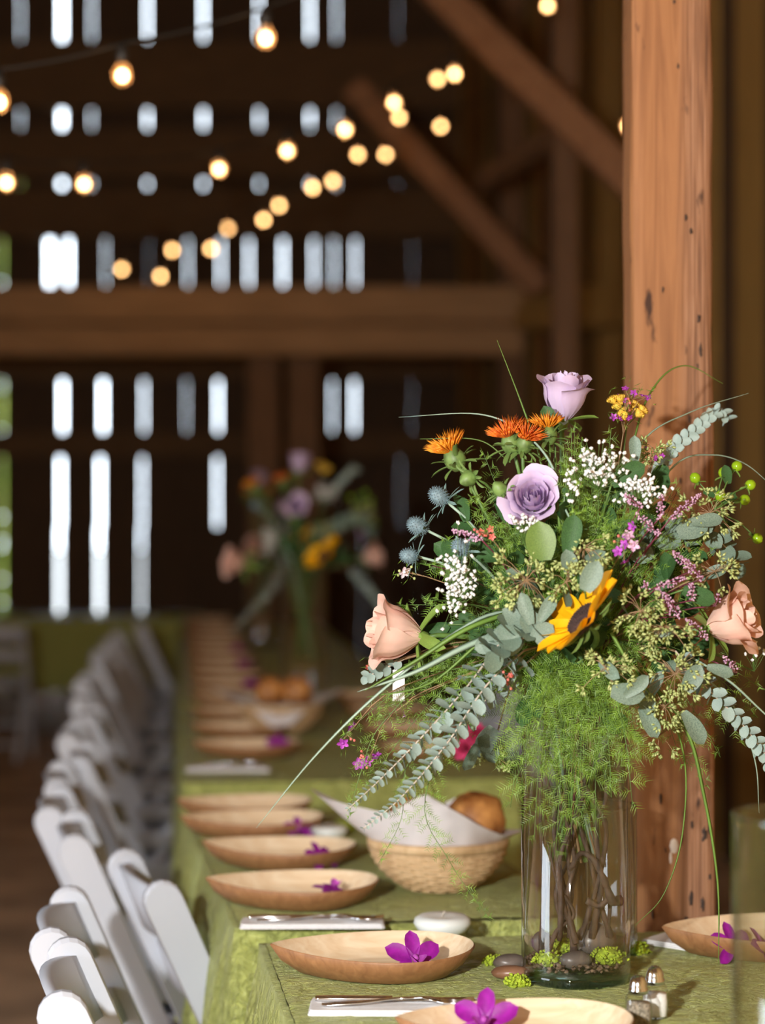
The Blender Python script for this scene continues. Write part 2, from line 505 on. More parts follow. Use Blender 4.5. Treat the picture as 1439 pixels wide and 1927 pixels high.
def boards(tier, y_top, y_bot, left=-6.0, right=1.6):
    z0, z1 = max(0.0, zpx(y_bot, BY)), min(6.95, zpx(y_top, BY))
    xs = [left]
    gaps = []
    for px, w in tier:
        x = (px - 719.5) * BY / F
        gaps.append((x - w * .31, x + w * .31))
    cur = left
    n = 0
    edges = []
    for a, b in gaps:
        edges.append((cur, a)); cur = b
    edges.append((cur, right))
    for a, b in edges:
        k = max(1, round((b - a) / 0.45))
        for i in range(k):
            x0 = a + (b - a) * i / k; x1 = a + (b - a) * (i + 1) / k
            t = U(0, 0.012)
            MB().box((x0, BY + t, z0), (x1 - (0.0006 if i < k - 1 else 0), BY + 0.03 + t, z1)).build('board', M['board'], wb, smooth=False)


boards(tierU, -420, 400)
boards(tierM, 400, 620)
tierL2 = [(4, .040), (113, .046), (188, .044), (267, .020), (408, .022)]
tierL3 = [(4, .040), (111, .046), (186, .044), (265, .020)]
boards(tierL, 620, 836)
boards(tierL2, 836, 992)
boards(tierL3, 992, 1400)


# horizontal timbers nailed to the end wall
def xbeam(name, y0, y1, Y, x0, x1, mat, label, depth=0.12, cat='beam'):
    za, zb = zpx(y1, Y), zpx(y0, Y)
    a, b = (x0 - 719.5) * Y / F, (x1 - 719.5) * Y / F
    o = MB().bevbox((za, 0, a), (zb, depth, b), 0.012)
    # octagon lies in xy and runs along z: swap so that it runs along x
    o.v = [Vector((v.z, Y + v.y, v.x)) for v in o.v]
    o.f = [tuple(reversed(q)) for q in o.f]
    o = o.build(name, mat, org=((a + b) / 2, Y, (za + zb) / 2), smooth=False)
    return tag(o, label, cat)


xbeam('wall_girt', 74, 203, BY - 0.16, -700, 868, M['girt'], 'wide dark horizontal girt crossing the slit wall, topmost of the four')
xbeam('wall_girt', 240, 336, BY - 0.16, -700, 868, M['girt'], 'dark horizontal girt on the slit wall, second from the top')
xbeam('wall_girt', 352, 448, BY - 0.16, -700, 868, M['girt'], 'dark horizontal girt on the slit wall just above the long row of slits')
xbeam('wall_girt', 812, 861, BY - 0.16, -700, 868, M['girt'], 'thin dark horizontal rail crossing the tall slits low on the wall')
xbeam('wall_girt', 545, 715, BY - 0.16, -700, 868, M['girt'], 'dark horizontal girt hidden behind the pale brown tie beam')
xbeam('tie_beam', 537, 607, 13.2, -500, 985, M['beam'], 'pale brown upper timber of the doubled cross beam spanning the barn', 0.22)
xbeam('tie_beam', 610, 668, 13.25, -500, 985, M['beam'], 'darker lower timber of the doubled cross beam spanning the barn', 0.2)

# side wall with its boards, running along the barn
wr = bpy.data.objects.new('wall_right', None); COL.objects.link(wr); tag(wr, kind='structure'); ORG[wr.name] = Vector((0, 0, 0))
QW = 2.22
s = -3.2
rotA = Matrix.Rotation(-AX, 4, 'Z')
while s < 17.2:
    w = U(0.20, 0.30)
    t = U(0, 0.018)
    b = MB().box((QW + t, s, 0), (QW + 0.03 + t, s + w - 0.004, 6.95), rotA)
    b.build('board', random.choice([M['board2'], M['board2'], M['board3'], M['board']]), wr, smooth=False)
    s += w
backing = MB().box((QW + 0.05, -3.4, 0), (QW + 0.07, 17.6, 6.95), rotA).build('backing', M['board'], wr, smooth=False)
# other walls: only closed boarding with the open barn door in it
wl = MB()
x = DOOR[0]
wl.box((x - 0.1, DOOR[2], 0), (x, BY, 6.95)); wl.box((x - 0.1, -3.6, 0), (x, DOOR[1], 6.95)); wl.box((x - 0.1, DOOR[1], DOOR[3]), (x, DOOR[2], 6.95))
tag(wl.build('wall_left', M['board2'], smooth=False), kind='structure')
tag(MB().box((-6, -3.6, 0), (4.2, -3.5, 6.95)).build('wall_front', M['board2'], smooth=False), kind='structure')


def timber(name, p0, p1, w, d, mat, label, cat, bev=0.01):
    p0, p1 = Vector(p0), Vector(p1)
    L = (p1 - p0).length
    m = Matrix.Translation(p0) @ frame_from(p1 - p0, Vector((0, 1, 0)))
    # frame_from: x = up x z ; with up = +y the y axis of the frame stays near the view direction
    b = MB().bevbox((-w / 2, -d / 2, 0), (w / 2, d / 2, L), bev, m)
    o = b.build(name, mat, org=p0, smooth=False)
    return tag(o, label, cat)


# verticals and braces behind
timber('timber_post', W(497, 1, 13.5) * Vector((1, 1, 0)) if False else Vector(((497 - 719.5) * 13.5 / F, 13.5, 0)), Vector(((497 - 719.5) * 13.5 / F, 13.5, zpx(668, 13.5))), 0.20, 0.2, M['darkpost'], 'dim brown post under the cross beam, beside the tall slits', 'post')
timber('timber_post', Vector(((572 - 719.5) * 13.5 / F, 13.5, 0)), Vector(((572 - 719.5) * 13.5 / F, 13.5, zpx(668, 13.5))), 0.20, 0.2, M['darkpost'], 'dim brown post under the cross beam, behind the blurred bouquet', 'post')
timber('timber_post', Vector(((1062 - 719.5) * 10.2 / F, 10.2, 0)), Vector(((1062 - 719.5) * 10.2 / F, 10.2, 6.8)), 0.12, 0.14, M['darkpost'], 'tall dark post in front of the side wall, crossed by the upper brace', 'post')
timber('timber_post', Vector(((962 - 719.5) * 13.4 / F, 13.4, 0)), Vector(((962 - 719.5) * 13.4 / F, 13.4, 6.8)), 0.16, 0.14, M['darkpost'], 'dark post that carries the end of the cross beam', 'post')
timber('diagonal_brace', W(795, -45, 9.2), W(1215, 372, 8.6), 0.135, 0.12, M['brace'], 'long brown diagonal brace running down to the near wooden post', 'brace')
timber('diagonal_brace', W(665, 165, 12.2), W(1018, 545, 12.0), 0.14, 0.12, M['brace'], 'shorter brown diagonal brace ending at the cross beam', 'brace')
timber('diagonal_brace', W(905, 345, 12.2), W(1060, 250, 10.6), 0.11, 0.1, M['darkpost'], 'dim dark brace rising behind the two brown diagonals', 'brace')
timber('wall_rail', W(990, 585, 12.6), W(1640, 560, 8.0), 0.24, 0.10, M['board2'], 'dim olive rail along the side wall level with the cross beam', 'beam')

# the near post
PY = 3.46
pc = Vector(((1268 - 719.5) * PY / F, PY + 0.07, 0))
post = empty('timber_post', pc, 'weathered reddish-brown square post standing right behind the front bouquet', 'post')
pb = MB()
wpost = 0.133
nz_ = 60


def post_pt(u, v):
    z = v * 6.9
    pts = [(-.5, -.5), (.5, -.5), (.5, .5), (-.5, .5)]
    k = u * 4; i = int(k) % 4; t = k - int(k)
    a, b = pts[i], pts[(i + 1) % 4]
    x = a[0] + (b[0] - a[0]) * t; y = a[1] + (b[1] - a[1]) * t
    # eased corners and an adze-cut, slightly wavy outline
    rr = math.hypot(x, y); lim = 0.672
    if rr > lim: x *= lim / rr; y *= lim / rr
    wob = 1 + 0.012 * math.sin(z * 9.1 + i) + 0.010 * math.sin(z * 23.7 + 2 * i)
    lean = -0.004 * (z - 1.4)
    return Vector((x * wpost * wob + lean, y * wpost * wob, z)) + pc


pb.grid(lambda u, v: post_pt(u if u < 1 else 0.0, v), 48, 170)
pbody = pb.build('shaft', M['post'], post)
PF = PY + 0.07 - wpost / 2                                   # front face
for px, py, rx, rz in [(1247, 545, 3, 5), (1290, 410, 4, 6), (1300, 435, 4, 5), (1315, 600, 5, 7), (1276, 125, 4, 5), (1318, 660, 6, 12), (1243, 1505, 4, 10), (1283, 1580, 4, 12), (1302, 1553, 5, 9), (1325, 1572, 9, 14), (1335, 1560, 6, 9), (1252, 1600, 4, 9), (1300, 1690, 8, 16), (1322, 1700, 6, 12), (1335, 1650, 5, 7), (1268, 3, 4, 5), (1228, 1720, 4, 9), (1290, 1735, 6, 10), (1312, 690, 4, 6), (1297, 790, 4, 8), (1280, 905, 3, 6)]:
    c = W(px, py, PF - 0.0005)
    k = PF / F
    hb = MB(); hb.ball(Vector((0, 0, 0)), 1.0, 10, 6)
    hb.v = [c + Vector((v.x * rx * k * .62, v.y * .0014, v.z * rz * k * 1.0)) * (1 + .9 * mn.noise(v * 2.2 + Vector((px * .7, py * .3, 1)))) for v in hb.v]
    hb.build('nail_hole', M['hole'], post)
k = PF / F
mk = MB()
mk.ball(W(1268, 1592, PF - 0.001), 1.0, 10, 4, (9 * k, 0.002, 15 * k)).ball(W(1262, 1614, PF - 0.001), 1.0, 8, 4, (3.2 * k, 0.002, 13 * k))
mk.build('paint_mark', M['paint'], post)

# bushes outside the slits
bu = MB()
for i in range(2600):
    a, b = U(0, 2 * PI), U(-1, 1)
    c = Vector((-4.05 + U(-.75, .75), 20.5 + U(-.5, .5), U(-0.1, 4.9)))
    d = Vector((U(-1, 1), U(-1, 1), U(-1, 1))).normalized(); e = d.orthogonal().normalized()
    L = U(.08, .16)
    bu.add([c - d * L, c + e * L * .45, c + d * L, c - e * L * .45], [(0, 1, 2, 3)])
tag(bu.build('hedge', M['outleaf'], smooth=False, org=(-4.05, 20.5, -0.12)), 'sunlit yellow-green bushes outside the wall, seen through the slits', 'bush', kind='stuff')

# ------------------------------------------------------------------ tables under cloths
TZ = 0.75


def cloth(label, corner, yaw, w, l, drop, step=0.02, amp=0.022, flare=0.05, seed=0.0, group='green tablecloths'):
    """local x across (0..w), y along (0..l), origin at the near corner on the chairs' side"""
    b = MB()
    nx, ny = max(4, int(w / step)), max(4, int(l / step))
    ins = 0.010

    def cr(x, y):
        n = mn.noise(Vector((x * 9 + y * 4 + seed, y * 17, seed))) * 0.0022 + mn.noise(Vector((x * 31, y * 44 + seed, 3.1))) * 0.0013
        if step < 0.008:      # crushed satin: sharp little ridges
            a = x * 0.90 + y * 0.44; c = y * 0.90 - x * 0.44
            wv = 0.6 + 0.8 * mn.noise(Vector((x * 5, y * 5, seed + 7)))
            n += 0.0050 * wv * (0.5 - abs(mn.noise(Vector((a * 32, c * 95, seed + 1))))) + 0.0020 * (0.5 - abs(mn.noise(Vector((a * 80, c * 210, seed + 2)))))
        return n + (-0.004 * math.exp(-(min(x, w - x, y, l - y) / 0.01) ** 2))

    b.grid(lambda u, v: Vector((ins + (w - 2 * ins) * u, ins + (l - 2 * ins) * v, cr(ins + (w - 2 * ins) * u, ins + (l - 2 * ins) * v) + 0.004)), nx, ny)
    # sides: gathers that open towards the hem
    pts = []
    per = [((0, 0), (w, 0)), ((w, 0), (w, l)), ((w, l), (0, l)), ((0, l), (0, 0))]
    for (x0, y0), (x1, y1) in per:
        L = math.hypot(x1 - x0, y1 - y0); n = int(L / 0.012)
        nxn, nyn = (y1 - y0) / L, -(x1 - x0) / L
        for i in range(n):
            t = i / n
            pts.append((x0 + (x1 - x0) * t, y0 + (y1 - y0) * t, nxn, nyn, t))
    n = len(pts)
    # smooth normals round the corners
    N2 = []
    for i in range(n):
        a = Vector((0, 0))
        for k in range(-4, 5): a += Vector((pts[(i + k) % n][2], pts[(i + k) % n][3]))
        N2.append(a.normalized())
    rows = [-1, 0, 0.01, 0.03, 0.08, 0.16, 0.26, 0.38, 0.52, 0.68, 0.84, 1.0]
    vs = []
    for r in rows:
        for i, (x, y, a, c, t) in enumerate(pts):
            nn = N2[i]
            if r < 0:
                vs.append((min(max(x, ins), w - ins), min(max(y, ins), l - ins), cr(x, y) + 0.004)); continue
            sarc = i * 0.012
            f = math.sin(sarc * 2 * PI / 0.115 + 2.2 * mn.noise(Vector((sarc * 3, seed, 0)))) + 0.6 * math.sin(sarc * 2 * PI / 0.047 + 3 * mn.noise(Vector((sarc * 4, seed + 5, 0))))
            f += 0.5 * mn.noise(Vector((sarc * 12, r * 5, seed)))
            off = flare * r + amp * (r ** 0.6) * (f + 1.0) * 0.7
            vs.append((x + nn.x * off, y + nn.y * off, -0.001 - drop * r + (0.002 if r == 0 else 0)))
    fs = []
    for j in range(len(rows) - 1):
        for i in range(n):
            k = (i + 1) % n
            fs.append((j * n + i, (j + 1) * n + i, (j + 1) * n + k, j * n + k))
    b.add(vs, fs)
    me = b.mesh('tablecloth', M['cloth'])
    o = bpy.data.objects.new('tablecloth', me)
    COL.objects.link(o)
    o.location = (corner[0], corner[1], TZ)
    o.rotation_euler = (0, 0, yaw)
    return tag(o, label, 'tablecloth', group)


T0yaw = math.radians(7.4)
d0 = Vector((-math.sin(T0yaw), math.cos(T0yaw), 0))
c0 = Vector((-0.195, 3.346, 0)) - d0 * 1.5
cloth('crinkled green cloth under the front vase and the closest leaf plate', c0, T0yaw, 0.96, 1.5, 0.30, 0.0042, 0.020, 0.022, 0.0)
T1yaw = math.radians(9.0)
cloth('crinkled green cloth on the short table with the wicker bread basket', (-0.2415, 3.46), T1yaw, 0.58, 1.27, 0.30, 0.0075, 0.020, 0.022, 9.0)
T2yaw = -AX
LT = 2.1
names2 = ['green cloth with a pale lit front edge, under the second bread basket', 'green cloth on the second table of the long run behind', 'green cloth on the third table of the long run behind', 'green cloth on the last table of the long run, by the slit wall']
for i in range(4):
    p = Q(0.012, 5.36 + i * (LT + 0.07))
    cloth(names2[i], p, T2yaw, 0.85, LT if i < 3 else 1.2, 0.30, 0.03, 0.010, 0.012, 20.0 + i)
def under_table(label, corner, yaw, w, l):
    t = empty('folding_table', (corner[0], corner[1], 0), label, 'table', 'folding tables under the cloths')
    m = Matrix.Translation((corner[0], corner[1], 0)) @ Matrix.Rotation(yaw, 4, 'Z')
    MB().bevbox((.012, .012, .705), (w - .012, l - .012, .738), .01, m).build('tabletop', M['tabletop'], t, smooth=False)
    for yy in (.16, l - .16):
        for xx in (w * .36, w * .64):
            MB().tube([m @ Vector((xx, yy, 0)), m @ Vector((xx, yy, .705))], .016, 8).build('leg', M['tableleg'], t)
        MB().tube([m @ Vector((w * .36, yy, .2)), m @ Vector((w * .64, yy, .2))], .010, 8).build('cross_bar', M['tableleg'], t)


under_table('folding table hidden under the cloth of the front vase', c0, T0yaw, 0.96, 1.5)
under_table('folding table hidden under the cloth of the wicker basket', (-0.2415, 3.46), T1yaw, 0.58, 1.27)
for i in range(4):
    under_table('folding table hidden under the %s cloth of the long run' % ('first', 'second', 'third', 'last')[i], Q(0.012, 5.36 + i * (LT + 0.07)), T2yaw, 0.85, LT if i < 3 else 1.2)
# table standing across, far behind the chairs
cloth('short green cloth on the table standing across by the slit wall', ((-30 - 719.5) * 13.6 / F, 13.6), 0.0, 1.35, 0.75, 0.46, 0.05, 0.012, 0.02, 40.0)
ft = empty('dining_table', (-1.87, 14.0, 0), 'folding table with grey legs below the short green cloth', 'table')
MB().box((-2.52, 13.61, 0.72), (-1.21, 14.34, 0.745)).build('tabletop', M['tabletop'], ft, smooth=False)
for xx in (-2.42, -1.31):
    for yy in (13.75, 14.2):
        MB().tube([(xx, yy, 0), (xx, yy, 0.72)], 0.018, 8).build('leg', M['tableleg'], ft)

# ------------------------------------------------------------------ white folding chairs
CW = 0.36


def post_mesh():
    """flat side board from the rounded top of the back to the front foot (local: x forward, z up)"""
    b = MB()
    p0 = Vector((0, 0, 0.79)); p1 = Vector((0.355, 0, 0))
    d = (p1 - p0).normalized(); nrm = Vector((d.z, 0, -d.x))      # in xz plane, square to d
    L = (p1 - p0).length; hw = 0.034; th = 0.013
    out = []
    for i in range(9):
        a = PI * i / 8
        out.append(p0 + d * (hw - math.sin(a) * hw) + nrm * (math.cos(a) * hw))
    out2 = [p0 + d * L - nrm * hw * 0.8, p0 + d * L + nrm * hw * 0.8]
    poly = out + out2
    # drop the foot flat on the floor
    for i in (-1, -2):
        poly[i] = Vector((poly[i].x, 0, 0.0))
    n = len(poly)
    cen = sum(poly, Vector()) / n
    sh = [p + (cen - p).normalized() * 0.006 for p in poly]
    vs = [p + Vector((0, -th, 0)) for p in sh] + [p + Vector((0, -th + 0.006, 0)) for p in poly] + [p + Vector((0, th - 0.006, 0)) for p in poly] + [p + Vector((0, th, 0)) for p in sh]
    fs = [tuple(reversed(range(n))), tuple(range(3 * n, 4 * n))]
    for r in range(3):
        for i in range(n):
            k = (i + 1) % n
            fs.append((r * n + i, r * n + k, (r + 1) * n + k, (r + 1) * n + i))
    b.add(vs, fs)
    return b.mesh('side_post', M['chair'], False)


def bowed(z0, z1, th=0.018, bow=0.035):
    """back rail between the posts, bowed to the rear, following the slope of the posts"""
    b = MB()
    k = 0.355 / 0.79

    def sx(z, t): return (0.79 - z) * k - bow * (1 - (2 * t - 1) ** 2)
    n = 10
    vs = []
    for i in range(n + 1):
        t = i / n; y = -CW / 2 + CW * t
        crown = 0.016 * (1 - (2 * t - 1) ** 2)
        vs += [(sx(z0, t), y, z0), (sx(z0, t) + th, y, z0), (sx(z1, t) + th, y, z1 + crown), (sx(z1, t), y, z1 + crown)]
    fs = [(3, 2, 1, 0), (4 * n, 4 * n + 1, 4 * n + 2, 4 * n + 3)]
    for i in range(n):
        for j in range(4):
            a = i * 4 + j; c = i * 4 + (j + 1) % 4
            fs.append((a, c, c + 4, a + 4))
    b.add(vs, fs)
    return b


def make_chair():
    t = empty('folding_chair', (0, 0, 0), 'white folding chair', 'chair')
    pm = post_mesh()
    for y in (-CW / 2, CW / 2):
        place(pm, 'side_post', t, Matrix.Translation((0, y, 0)))
    bowed(0.675, 0.765).build('top_rail', M['chair'], t)
    bowed(0.565, 0.620, 0.016, 0.028).build('back_slat', M['chair'], t)
    for y in (-CW / 2 + 0.03, CW / 2 - 0.03):
        MB().tube([(0.30, y, 0.455), (0.16, y, 0.26), (-0.03, y, 0.0)], [0.017, 0.016, 0.015], 8).build('rear_leg', M['chair'], t)
    se = MB()
    se.grid(lambda u, v: Vector((0.03 + 0.40 * u, (-CW / 2 + 0.02) + (CW - 0.04) * v, 0.435 + 0.03 * u - 0.012 * math.sin(PI * u) * math.sin(PI * v))), 8, 8)
    se.grid(lambda u, v: Vector((0.03 + 0.40 * u, (CW / 2 - 0.02) - (CW - 0.04) * v, 0.412 + 0.03 * u)), 8, 8)
    se.box((0.03, -CW / 2 + 0.02, 0.412), (0.05, CW / 2 - 0.02, 0.436)); se.box((0.41, -CW / 2 + 0.02, 0.440), (0.432, CW / 2 - 0.02, 0.464))
    se.build('seat', M['chair'], t)
    MB().tube([(0.27, -CW / 2, 0.185), (0.27, CW / 2, 0.185)], 0.011, 8).build('front_stretcher', M['chair'], t)
    MB().tube([(0.035, -CW / 2 + 0.03, 0.09), (0.035, CW / 2 - 0.03, 0.09)], 0.010, 8).build('rear_stretcher', M['chair'], t)
    return t


chair0 = make_chair()
used = [False]


def chair(near, far, label, group='white folding chairs along the tables', flip=False):
    near, far = Vector((*near, 0)), Vector((*far, 0))
    c = (near + far) / 2; d = far - near
    rz = math.atan2(d.y, d.x) - PI / 2
    if flip: rz += PI
    o = chair0 if not used[0] else copy_tree(chair0)
    used[0] = True
    o.location = c; o.rotation_euler = (0, 0, rz)
    tag(o, label, 'chair', group)
    return o


def cp(px, py):
    Y = 0.64 * F / (py - 963.5)
    return ((px - 719.5) * Y / F, Y)


def two(px, py, L=0.36, ax=AX, dq=0.0):
    a = Vector(cp(px, py)); d = Vector((math.sin(ax), math.cos(ax)))
    return tuple(a), tuple(a + d * L)


chair(*two(98, 1868, ax=math.radians(-7)), 'white folding chair closest to the camera, its top cut by the frame bottom')
chair(*two(80, 1748, ax=math.radians(-4)), 'white folding chair, second along the row beside the front table')
chair(cp(290, 1660), (Vector(cp(290, 1660)) + Vector((-0.105, 0.345))), 'white folding chair pushed in closest to the green cloth, third in the row')
chair(*two(128, 1572, ax=math.radians(-8)), 'white folding chair, fourth in the row, level with the bread basket')
for i, (q, s_, lab) in enumerate([
        (-0.29, 4.84, 'white folding chair, fifth in the row, by the gap between tables'),
        (-0.30, 5.33, 'white folding chair, sixth in the row, at the start of the long table'),
        (-0.27, 5.80, 'white folding chair, seventh in the row, beside the long table'),
        (-0.33, 6.38, 'white folding chair, eighth in the row, beside the long table'),
        (-0.30, 6.95, 'white folding chair, ninth in the row, level with the second vase'),
        (-0.35, 7.55, 'white folding chair, tenth in the row, just past the second vase'),
        (-0.38, 8.35, 'blurred white folding chair, eleventh in the row'),
        (-0.34, 9.0, 'blurred white folding chair, twelfth in the row'),
        (-0.37, 9.75, 'blurred white folding chair, thirteenth in the row'),
        (-0.35, 10.6, 'blurred white folding chair, fourteenth in the row'),
        (-0.33, 11.4, 'blurred white folding chair, last but one in the row'),
        (-0.22, 12.2, 'blurred white folding chair, last in the row by the slit wall')]):
    a = Q(q, s_ - 0.18); b = Q(q + U(-.02, .02), s_ + 0.18)
    chair((a.x, a.y), (b.x, b.y), lab)
# chairs on the other side of the long table
for s_, lab in [(6.3, 'white folding chair across the long table, first beyond the wicker basket'), (7.0, 'white folding chair across the long table, second beyond the wicker basket'), (7.8, 'white folding chair across the long table, third beyond the wicker basket')]:
    a = Q(1.22, s_ - 0.18); b = Q(1.22, s_ + 0.18)
    chair((a.x, a.y), (b.x, b.y), lab, flip=True)
# chairs drawn up to the table standing across
for px, lab in [(8, 'white folding chair with its back to the camera, by the cross table'), (100, 'blurred chair under the cross table, beside the edge chair'), (200, 'blurred chair under the cross table, closest to the long chair row')]:
    x = (px - 719.5) * 12.6 / F
    if px == 8: chair((x + 0.18, 12.2), (x - 0.18, 12.2), lab, 'chairs at the cross table')

# ------------------------------------------------------------------ leaf plates, orchids, napkins, cutlery
PL, PB = 0.300, 0.118


def outline(sc, n=40, z=0.0, dz=0.0):
    pts = []
    mx = (0.8 / 1.3) ** 0.8 * (0.5 / 1.3) ** 0.5
    ts = [0.5 - 0.5 * math.cos(PI * i / n) for i in range(n + 1)]
    up = [(t, PB * (t ** 0.8) * ((1 - t) ** 0.5) / mx) for t in ts]
    for t, h in up: pts.append(((t - 0.54) * PL * sc, -h * sc, z + dz * (abs(t - 0.54) * 2) ** 2))
    for t, h in reversed(up[1:-1]): pts.append(((t - 0.54) * PL * sc, h * sc, z + dz * (abs(t - 0.54) * 2) ** 2))
    return pts


def ring_faces(a, b, n, flip=False):
    fs = [(a + i, a + (i + 1) % n, b + (i + 1) % n, b + i) for i in range(n)]
    return [tuple(reversed(q)) for q in fs] if flip else fs


def make_plate():
    t = empty('leaf_plate', (0, 0, 0), 'leaf plate', 'plate')
    b = MB()
    rings = [outline(0.66, z=0.0), outline(0.74, z=0.002), outline(0.90, z=0.019), outline(1.0, z=0.036, dz=0.005), outline(0.985, z=0.038, dz=0.005)]
    n = len(rings[0])
    for i, r in enumerate(rings): b.add(r, [])
    for i in range(len(rings) - 1): b.f += ring_faces(i * n, (i + 1) * n, n)
    b.f.append(tuple(reversed(range(n))))
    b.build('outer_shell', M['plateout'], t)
    b = MB()
    rings = [outline(0.985, z=0.038, dz=0.005), outline(0.965, z=0.036, dz=0.005), outline(0.87, z=0.021), outline(0.72, z=0.0065), outline(0.62, z=0.005), outline(0.3, z=0.005)]
    for r in rings: b.add(r, [])
    for i in range(len(rings) - 1): b.f += ring_faces(i * n, (i + 1) * n, n)
    b.f.append(tuple(range((len(rings) - 1) * n, len(rings) * n)))
    b.build('inner_face', M['plate'], t)
    return t


plate0 = make_plate(); pl_used = [False]


def plate(px, py, label, rz=0.0, group='palm leaf plates', Y=None, sc=1.0):
    Y = Y or (CH - TZ) * F / (py - 963.5)
    o = plate0 if not pl_used[0] else copy_tree(plate0)
    pl_used[0] = True
    o.location = ((px - 719.5) * Y / F, Y, TZ + 0.0065)
    o.rotation_euler = (0, 0, rz); o.scale = (sc, sc, sc)
    tag(o, label, 'plate', group)
    return o


def petal_mesh(name, L, Wd, mat, cup=0.2, point=0.6, curl=0.0, nu=6, nv=6, wave=0.0, base=0.25):
    """petal in local xy: y runs from base to tip, z is its face"""
    b = MB()

    def fn(u, v):
        x = (u - 0.5) * 2
        wv = (base + (1 - base) * math.sin(PI * min(1, v * 0.62 + 0.06)) ** 0.8) * (max(0.0, 1 - v ** (3.2 / point)) ** 0.5 if v < 1 else 0.0)
        return Vector((x * Wd / 2 * wv, L * v, cup * Wd * (x * x) * wv + curl * L * v * v + wave * L * math.sin(v * 7) * 0.05))
    b.grid(fn, nu, nv)
    return b.mesh(name, mat)


def align(c, y_dir, z_dir):
    y = Vector(y_dir).normalized(); z = Vector(z_dir); z = (z - y * z.dot(y)).normalized(); x = y.cross(z)
    m = Matrix((x, y, z)).transposed().to_4x4(); m.translation = c
    return m


ORC = [petal_mesh('petal', 0.042, 0.024, M['orchid'], 0.15, 0.8, -0.1), petal_mesh('petal', 0.042, 0.029, M['orchid'], 0.12, 0.9, -0.15), petal_mesh('lip', 0.026, 0.026, M['orchidlip'], 0.6, 0.7, 0.4)]


def make_orchid():
    t = empty('orchid_bloom', (0, 0, 0), 'orchid', 'flower')
    for a, k in ((90, 0), (215, 0), (325, 0), (30, 1), (150, 1)):
        r = math.radians(a)
        place(ORC[k], 'petal', t, align(Vector((math.cos(r) * 0.003, math.sin(r) * 0.003, 0)), (math.cos(r), math.sin(r), 0.12), (0, 0, 1)))
    place(ORC[2], 'lip', t, align(Vector((0, 0, 0.003)), (0, -1, 0.7), (0, 0.4, 1)))
    MB().tube([(0, 0.004, 0.002), (0, 0.002, 0.010), (0, -0.003, 0.014)], [0.004, 0.0045, 0.003], 8).build('column', M['orchidlip'], t)
    return t


orc0 = make_orchid(); orc_used = [False]


def orchid(c, tilt, rz, label, sc=1.0):
    o = orc0 if not orc_used[0] else copy_tree(orc0)
    orc_used[0] = True
    o.location = c; o.rotation_euler = (tilt, 0, rz); o.scale = (sc, sc, sc)
    tag(o, label, 'flower', 'purple orchid blooms on the plates')
    return o


def on_plate(px, py, label, tilt=0.9, rz=0.2, sc=1.0, dz=0.030):
    Y = (CH - TZ - dz) * F / (py - 963.5)
    return orchid(W(px, py, Y), tilt, rz, label, sc)


plate(716, 1838, 'boat-shaped leaf plate closest to the vase, one purple orchid on its far rim', math.radians(2))
on_plate(779, 1808, 'purple orchid bloom on the leaf plate beside the front vase', 1.0, 0.25, 1.03, 0.030)
plate(562, 1706, 'leaf plate behind the napkin, at the start of the second table', math.radians(-2))
on_plate(626, 1678, 'purple orchid bloom drooping on the second leaf plate', 0.5, 2.6, 0.85, 0.030)
plate(535, 1634, 'leaf plate tipped toward the bread basket, third in the row', math.radians(-9))
on_plate(603, 1616, 'purple orchid bloom on the third leaf plate', 0.9, 0.9, 0.85, 0.030)
plate(485, 1578, 'leaf plate with a dark orchid, fourth in the row', math.radians(4))
on_plate(562, 1562, 'dark purple orchid bloom on the fourth leaf plate', 0.8, 0.3, 0.75, 0.030)
plate(470, 1545, 'plain leaf plate at the far end of the second table', 0.0)
plate(985, 1985, 'leaf plate cut off by the frame bottom, below the salt and pepper', math.radians(3))
on_plate(912, 1925, 'purple orchid bloom cut off by the frame bottom', 1.0, -0.2, 1.05, 0.030)
plate(1440, 1800, 'leaf plate across the table, behind the blurred glass at the edge', math.radians(6))
on_plate(1378, 1782, 'purple orchid petals on the plate across the table, by the grass blade', 1.0, 0.5, 0.9, 0.028)
on_plate(1436, 1790, 'purple orchid bloom seen through the blurred glass at the edge', 1.0, 1.2, 0.9, 0.028)
ord_ = ['first', 'second', 'third', 'fourth', 'fifth', 'sixth', 'seventh', 'eighth', 'ninth', 'tenth', 'eleventh', 'twelfth', 'thirteenth', 'fourteenth', 'fifteenth', 'sixteenth']
for i in range(15):
    s_ = 5.86 + i * 0.5
    p = Q(0.20, s_)
    o = plate(0, 0, 'blurred leaf plate along the chairs side of the long table, %s from its front' % ord_[i], U(-.1, .1), 'blurred leaf plates on the long table', Y=p.y)
    o.location = (p.x, p.y, TZ + 0.007)
    if i % 2 == 0 and i < 9:
        orchid(Vector((p.x + 0.07, p.y, TZ + 0.036)), 0.9, U(-.5, .5), 'blurred purple orchid on the %s leaf plate of the long table' % ord_[i], 0.85)
for i in range(4):
    p = Q(0.68, 5.75 + i * 0.55)
    o = plate(0, 0, 'blurred leaf plate across the long table, %s from its front' % ord_[i], U(-.1, .1) + PI, 'blurred leaf plates on the long table', Y=p.y)
    o.location = (p.x, p.y, TZ + 0.007)


def napkin(px, py, w, d, rz, label, Y=None):
    Y = Y or (CH - TZ) * F / (py - 963.5)
    c = Vector(((px - 719.5) * Y / F, Y, TZ + 0.0065))
    b = MB()
    m = Matrix.Translation(c) @ Matrix.Rotation(rz, 4, 'Z')
    # folded in layers: each fold shows at the near edge
    for k, ins in enumerate((0.0, 0.0015, 0.003)):
        b.bevbox((-w / 2 + ins, -d / 2 + ins, 0.0026 * k), (w / 2 - ins, d / 2 - ins * 2, 0.0026 * k + 0.0022), 0.004, m)
    o = b.build('napkin', M['napkin'], org=c, smooth=False)
    return tag(o, label, 'napkin', 'folded white napkins'), m


